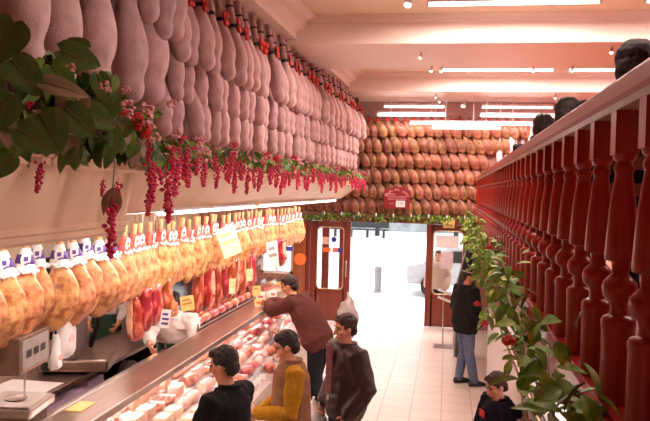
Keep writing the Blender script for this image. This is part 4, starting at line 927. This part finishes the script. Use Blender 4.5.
def fwd(J):
    ax = (J['chest'] - J['pelvis']).normalized(); return ax.cross((J['shR'] - J['shL']).normalized()).normalized(), (J['shR'] - J['shL']).normalized(), ax
def patch(px, up_, w, h_, out=.165):
    def f(J, HT):
        fw, sd, ax = fwd(J); c = J['chest'] + sd * px + ax * up_ + fw * out; mb = MB()
        T = Matrix.Translation(c) @ Matrix((sd, fw, ax)).transposed().to_4x4(); mb.box((-w / 2, -.006, -h_ / 2), (w / 2, .004, h_ / 2), T=T); return mb
    return f
# customer in black, back towards the camera, looking at the case
person('person', 'man with short black hair in a plain black sweater standing at the meat case', (-1.45, 4.75, 0), R(74),
    dict(turn=.15, nod=-.22, elR=(.24, .10, 1.16), haR=(.14, .30, 1.08), elL=(-.24, .08, 1.16), haL=(-.15, .30, 1.06), head=(0, .045, 1.615)),
    dict(hair=m_hairb, bulk=.92, trousers=c_dark, tops=[('sweater', c_black, .022, .98, .10)], extras=[('collar', c_black, collar)]), 1.79)
# customer in the tan vest with mustard sleeves
person('person', 'man in a tan vest over a mustard yellow shirt holding a small wallet', (-1.22, 5.75, 0), R(112),
    dict(turn=-.15, nod=-.30, head=(0, .05, 1.60), elR=(.26, .02, 1.12), haR=(.05, .27, 1.04), elL=(-.25, .05, 1.12), haL=(-.04, .28, 1.07), fist=.9, palmR=V((-1, 0, -.3)), palmL=V((1, 0, -.2))),
    dict(hair=m_hairb, hairstyle='full', bulk=1.1, trousers=c_dark, tops=[('shirt', c_must, .020, .97, .02), ('vest', c_tan, .040, 0, .10)], extras=[('collar', c_tan, lambda J, H: collar(J, H, .082)), ('pocket_label', m_white, patch(.10, .02, .07, .018, .170)), ('wallet', m_steelb, lambda J, H: MB().box((-.05, .32, .98), (.04, .36, 1.06)))]), 1.74)
# customer in the leather jacket
person('person', 'man in a dark brown leather jacket over a checked shirt', (-.85, 6.35, 0), R(126),
    dict(turn=-.1, nod=-.15, elL=(-.28, -.05, 1.14), haL=(-.22, .09, .92), elR=(.28, -.05, 1.14), haR=(.21, .10, .93), fist=.7),
    dict(hair=m_hairn, bulk=1.08, trousers=cloth('dark_jeans', (.02, .03, .07)), tops=[('shirt', c_shirt, .016, .5, .02), ('jacket', c_leather, .046, .96, .04)], extras=[('collar', c_leather, lambda J, H: collar(J, H, .085)), ('shirt_front', c_shirt, patch(0, .03, .10, .40, .166)), ('belt', m_blackp, patch(0, -.22, .16, .035, .166)), ('buckle', m_steel, patch(0, -.22, .04, .04, .172))]), 1.78)
# leaning customer
person('person', 'man in a brown jumper leaning forward with his arms on the counter', (-1.66, 8.9, 0), R(72),
    dict(pelvis=(0, -.10, .97), chest=(0, .07, 1.26), neck=(0, .22, 1.45), head=(0, .31, 1.57), nod=-.35, turn=.2, shL=(-.19, .17, 1.40), shR=(.19, .17, 1.40), elL=(-.27, .40, 1.29), elR=(.27, .42, 1.30), haL=(-.06, .56, 1.33), haR=(.06, .62, 1.33), hiL=(-.09, -.12, .93), hiR=(.09, -.12, .93), knL=(-.1, -.12, .5), knR=(.1, -.05, .5), anL=(-.11, -.22, .09), anR=(.11, -.08, .09), fist=.5),
    dict(hair=m_hairb, bulk=1.2, trousers=c_dark, tops=[('jumper', c_maroon, .040, .97, .08)], extras=[('collar', c_maroon, lambda J, H: collar(J, H, .075))]), 1.82)
# worker behind the counter
def apron(J, HT):
    mb = MB(); mb.loft([((0, .02, .45), (.25, 0, 0), (0, .18, 0)), ((0, .02, .9), (.215, 0, 0), (0, .175, 0)), ((0, .02, 1.12), (.195, 0, 0), (0, .155, 0))], seg=24); return mb
person('person', 'shop worker in a white shirt and dark green apron reaching down to the bread', (-3.02, 7.8, 0), R(190),
    dict(nod=-.5, head=(0, .18, 1.57), pelvis=(0, -.1, .95), hiL=(-.09, -.1, .92), hiR=(.09, -.1, .92), elL=(-.28, .26, 1.12), haL=(-.20, .42, .95), elR=(.22, .36, 1.24), haR=(.14, .62, 1.18), chest=(0, .06, 1.24), neck=(0, .12, 1.44), shL=(-.19, .1, 1.4), shR=(.19, .1, 1.4), fist=.5),
    dict(hair=m_hairb, bulk=1.1, trousers=c_dark, tops=[('shirt', c_white, .034, .55, .02)], extras=[('apron', m_green, apron), ('collar', c_white, collar)]), 1.74)
person('person', 'dim white-shirted figure standing in for a reflection behind the dark back counter', (-4.62, 9.3, 0), R(200),  # solid figure added in place of a worker's reflection in the dark panels
    dict(nod=-.4, elL=(-.26, .12, 1.14), haL=(-.18, .34, 1.0), elR=(.26, .12, 1.14), haR=(.18, .36, 1.0)),
    dict(hair=m_hairb, trousers=c_dark, tops=[('shirt', c_white, .03, .5, .02)], extras=[('apron', m_green, apron)]), 1.72)
# man with cap by the right counter
def cap(J, HT):
    mb = MB(); mb.ell((0, -.015, .075), (.088, .104, .070), T=HT, seg=18); mb.loft([((0, .06, .062), (.07, 0, 0), (0, .01, .010)), ((0, .12, .058), (.062, 0, 0), (0, .004, .008)), ((0, .155, .050), (.03, 0, 0), (0, .0, .004))], T=HT, seg=12); return mb
def capband(J, HT): return MB().loft([((0, -.015, .055), (.0895, 0, 0), (0, .1055, 0)), ((0, -.015, .075), (.0895, 0, 0), (0, .1055, 0))], T=HT, seg=20)
person('person', 'man in a black cap, black jacket and blue jeans standing by the right-hand counter', (.32, 11.0, 0), R(-62),
    dict(nod=-.25, turn=-.2, elL=(-.27, -.02, 1.14), haL=(-.20, .13, .96), elR=(.27, .0, 1.14), haR=(.22, .14, .97), knL=(-.1, .04, .5), anR=(.13, .10, .09)),
    dict(hair=m_hairb, bulk=1.15, trousers=c_jean, shoes=m_blackp, tops=[('jacket', cloth('black_jacket', (.014, .012, .012)), .055, .97, .10)], extras=[('cap', c_black, cap), ('cap_band', m_greyp, capband), ('collar', c_black, lambda J, H: collar(J, H, .085))]), 1.76)
# shopper at the lower right
person('person', 'shopper in a dark navy jacket with a red chest emblem, lower right corner', (.46, 5.8, 0), R(115),
    dict(nod=-.35, turn=.1, head=(0, .05, 1.60), elL=(-.26, .05, 1.14), haL=(-.12, .24, 1.02), elR=(.26, .05, 1.14), haR=(.12, .24, 1.02)),
    dict(hair=m_hairn, hairstyle='full', trousers=c_dark, tops=[('jacket', c_navy, .045, .97, .08)], extras=[('collar', c_navy, collar), ('emblem', m_red, patch(.03, .10, .09, .06, .168))]), 1.50)
t = thing('shoulder_bag', 'reddish brown shoulder bag beside the navy-jacketed shopper', 'bag', (.60, 5.2, .95))
rbox((-.07, -.16, 0), (.07, .16, .32), .04).build('bag_body', mat('bag_leather', (.28, .06, .03), .45), t, smooth=True); MB().tube([(0, -.14, .3), (-.03, -.08, .50), (-.03, .08, .50), (0, .14, .3)], .012).build('strap', m_steelb, t, smooth=True)
# passer-by outside the right door
person('person', 'passer-by with long brown hair and a cream jacket outside the right-hand door', (-.16, 16.1, -.02), R(165),
    dict(), dict(hair=m_hairn, hairstyle='long', trousers=c_dark, tops=[('jacket', c_cream, .045, .97, .06)], extras=[('collar', c_cream, collar)]), 1.62)
# seated diners on the mezzanine: only their heads rise above the handrail
chair = thing('chair', None, 'chair', group='mezzanine chairs')
rbox((-.21, -.21, .42), (.21, .21, .46)).build('seat', m_door, chair, smooth=True)
for sx in (-.18, .18):
    for sy in (-.18, .18): MB().box((sx - .018, sy - .018, 0), (sx + .018, sy + .018, .42)).build('leg', m_door, chair)
    MB().box((sx - .018, -.21, .46), (sx + .018, -.18, .90)).build('back_post', m_door, chair)
for k in range(3): MB().box((-.17, -.205, .56 + k * .12), (.17, -.185, .62 + k * .12)).build('back_slat', m_door, chair)
sit = dict(pelvis=(0, -.05, .56), chest=(0, -.02, .86), neck=(0, 0, 1.08), head=(0, .02, 1.22), shL=(-.18, -.02, 1.03), shR=(.18, -.02, 1.03), elL=(-.22, .05, .76), elR=(.22, .05, .76), haL=(-.14, .28, .70), haR=(.14, .28, .70), hiL=(-.09, 0, .54), hiR=(.09, 0, .54), knL=(-.1, .42, .53), knR=(.1, .42, .53), anL=(-.1, .42, .09), anR=(.1, .42, .09))
for i, (x, y, hs, H, lb) in enumerate(((.86, 3.62, 'bob', 1.82, 'diner whose big dark head rises above the handrail at the right edge'), (.86, 5.6, 'bob', 1.80, 'diner whose dark head shows above the handrail, middle one of the three'), (.86, 7.0, 'bob', 1.84, 'diner whose dark head shows lowest above the handrail, farthest of the three'))):
    person('person', lb, (x, y, 2.22), 0, sit, dict(hair=mat('maroon_black_hair', (.03, .010, .010), .7) if i == 0 else m_hairb, hairstyle=hs, trousers=c_dark, tops=[('jumper', c_black, .03, .97, .04)]), H)
    o = chair if i == 0 else dup(chair, (0, 0, 0)); o.location = (x, y - .06, 2.22); o['label'] = 'dark wooden chair on the mezzanine under the %s diner' % ('nearest', 'middle', 'farthest')[i]; o['group'] = 'mezzanine chairs'

# ============================================================ RIGHT-HAND SIDE
t = thing('glass_counter', 'right-hand counter with a bright white top and striped chrome edge', 'counter', (.60, 7.0, 0))
MB().box((.05, -4.5, 0), (1.2, 4.0, 1.38)).build('base', m_white, t)
MB().box((.02, -4.5, 1.38), (1.2, 4.0, 1.41)).build('top', mat('white_top', (.92, .90, .90), .25), t)
for k, (m) in enumerate((m_steel, m_cheese, m_steelb, m_steel)): MB().box((.0 + k * .022, -4.5, 1.39 - k * .0), (.018 + k * .022, 4.0, 1.425 + k * .006)).build('edge_strip', m, t)
strip_light('mezz_under_glow', 1.3, 6.0, 2.0, .5, 6, 40, (0, 0, 0), (1, .9, .9))
t = thing('tube_light', 'strip lamp under the mezzanine over the right-hand counter', 'light', (1.3, 6, 2.0)); MB().box((-.05, -3, .005), (.05, 3, .03)).build('housing', m_plas, t); MB().tube([(0, -2.9, -.01), (0, 2.9, -.01)], .014).build('tube', m_tube, t)
# black cover rack and steel stand by the door
t = thing('covered_rack', 'tall black covered rack tapering to the top beside the right door', 'rack', (.36, 12.9, 0))
mb = MB(); mb.loft([((0, 0, 0), (.16, 0, 0), (0, .2, 0)), ((0, 0, 1.3), (.16, 0, 0), (0, .2, 0)), ((.04, 0, 1.7), (.11, 0, 0), (0, .14, 0)), ((.07, 0, 1.93), (.05, 0, 0), (0, .06, 0))], seg=20); mb.build('cover', m_blackp, t, smooth=True); MB().tube([(-.17, -.12, 0), (-.16, -.12, 1.3), (-.03, -.1, 1.85)], .012).build('edge_tube', m_steel, t, smooth=True)
t = thing('display_stand', 'light metal display stand with slanting trays before the right door', 'stand', (.08, 13.6, 0))
for s in (-.0, .2): MB().tube([(s - .1, 0, 0), (s - .1, 0, 1.0)], .012).build('leg', m_steel, t)
for z, w in ((1.0, .3), (.86, .3)): MB().box((-.22, -.10, -.008), (.24, .10, .008), T=TR((0, 0, z), (-.3, .35, .0))).build('tray', m_plas, t, bevel=.004)
MB().box((-.26, -.16, .0), (.08, .16, .02)).build('foot', m_steel, t)
for k in range(6): MB().tube([(.1 + k * .03, -.1, .0), (.1 + k * .03, -.1, .42)], .005).build('basket_wire', m_steel, t)
MB().box((.09, -.11, .40), (.26, .1, .42)).build('basket_rim', m_steel, t)
# white bag by the customers
t = thing('plastic_bag', 'clear crumpled plastic bag on a slim stand behind the leaning man', 'bag', (-1.28, 9.6, .95))
mb = MB(); mb.ell((0, 0, .2), (.14, .12, .28), seg=22, rings=14)
for i, p in enumerate(mb.v): q = V(p); mb.v[i] = tuple(q * (1 + noise.noise(q * 9) * .25))
mb.build('bag_body', mat('crumpled_film', (.42, .35, .33), .25), t, smooth=True); MB().tube([(0, 0, .4), (0, 0, .56)], .02, seg=7).build('knot', m_plas, t); MB().tube([(0, 0, .05), (0, 0, -.94)], .012).lathe([(.14, -.95), (.14, -.93)]).build('stand', m_steel, t)
t = thing('plastic_bag', 'small white plastic bag held between the tan-vested and leather-jacketed men', 'bag', (-1.16, 6.42, .62))
mb = MB(); mb.ell((0, 0, .16), (.09, .08, .17), seg=20, rings=12)
for i, p in enumerate(mb.v): q = V(p); mb.v[i] = tuple(q * (1 + noise.noise(q * 12) * .25))
mb.build('bag_body', m_white, t, smooth=True); MB().tube([(0, 0, .3), (.01, 0, .38)], .012).build('handles', m_white, t)

# ============================================================ STREET
t = thing('car', 'pale parked car seen faintly through the entrance', 'car', (.95, 20.8, -.02), R(0)); mc = mat('pale_car_paint', (.45, .46, .48), .4)
mb = MB(); prism(mb, [(-2, .35), (2, .35), (2.1, .6), (2.0, .85), (1.2, .95), (.6, 1.4), (-.9, 1.42), (-1.6, .95), (-2.05, .85)], -.8, .8); mb.build('car_body', mc, t, bevel=.05)
MB().box((-.8, -.82, .98), (.55, .82, 1.30)).build('windows', m_blackp, t)
for sx in (-1.3, 1.3):
    for sy in (-.8, .8): MB().lathe([(.32, -.1), (.33, 0), (.32, .1)], T=TR((sx, sy, .32), (pi / 2, 0, 0)), seg=20).build('wheel', m_blackp, t, smooth=True)
t = thing('bollard', 'faint grey bollard on the pavement outside the entrance', 'bollard', (-1.9, 20.5, -.02)); MB().lathe([(.10, 0), (.10, .62), (.12, .66), (.08, .75)]).build('post', mat('pale_grey_metal', (.25, .24, .24), .5), t, smooth=True); MB().lathe([(.14, 0), (.14, .04)]).build('base', m_greyp, t)
t = thing('bench', 'dark street bench far beyond the entrance', 'bench', (-5.3, 44, -.02)); MB().box((-1.8, -.25, .45), (1.8, .25, .52)).build('seat', m_blackp, t); MB().box((-1.8, .22, .6), (1.8, .28, 1.0)).build('backrest', m_blackp, t)
for s in (-1.5, -.5, .5, 1.5): MB().box((s - .06, -.2, 0), (s + .06, .2, .45)).build('leg', m_blackp, t)
for i, x in enumerate((-4.4, -1.0, .6)):
    t = thing('street_tree', ['street tree trunk behind the bench', 'street tree beyond the middle of the entrance', 'street tree seen at the right side of the entrance'][i], 'tree', (x, 46 + i, -.02))
    MB().tube([(0, 0, 0), (.05, 0, 1.5), (0, 0, 3)], [.16, .12, .1]).build('trunk', m_blackp, t, smooth=True); mb = MB()
    for q in range(160): rnd_leaf(mb, (g.gauss(0, .8), g.gauss(0, .6), 3 + g.gauss(0, .7)), .4, .25, m_leafy, g)
    mb.build('foliage', m_leaf, t)
struct('wall_street', MB().box((-25, 52, 0), (25, 53, 12)), mat('far_facade', (.40, .40, .42), .8, col2=(.16, .18, .2), scale=.9, detail=6))

bpy.data.scenes.remove(TMP)
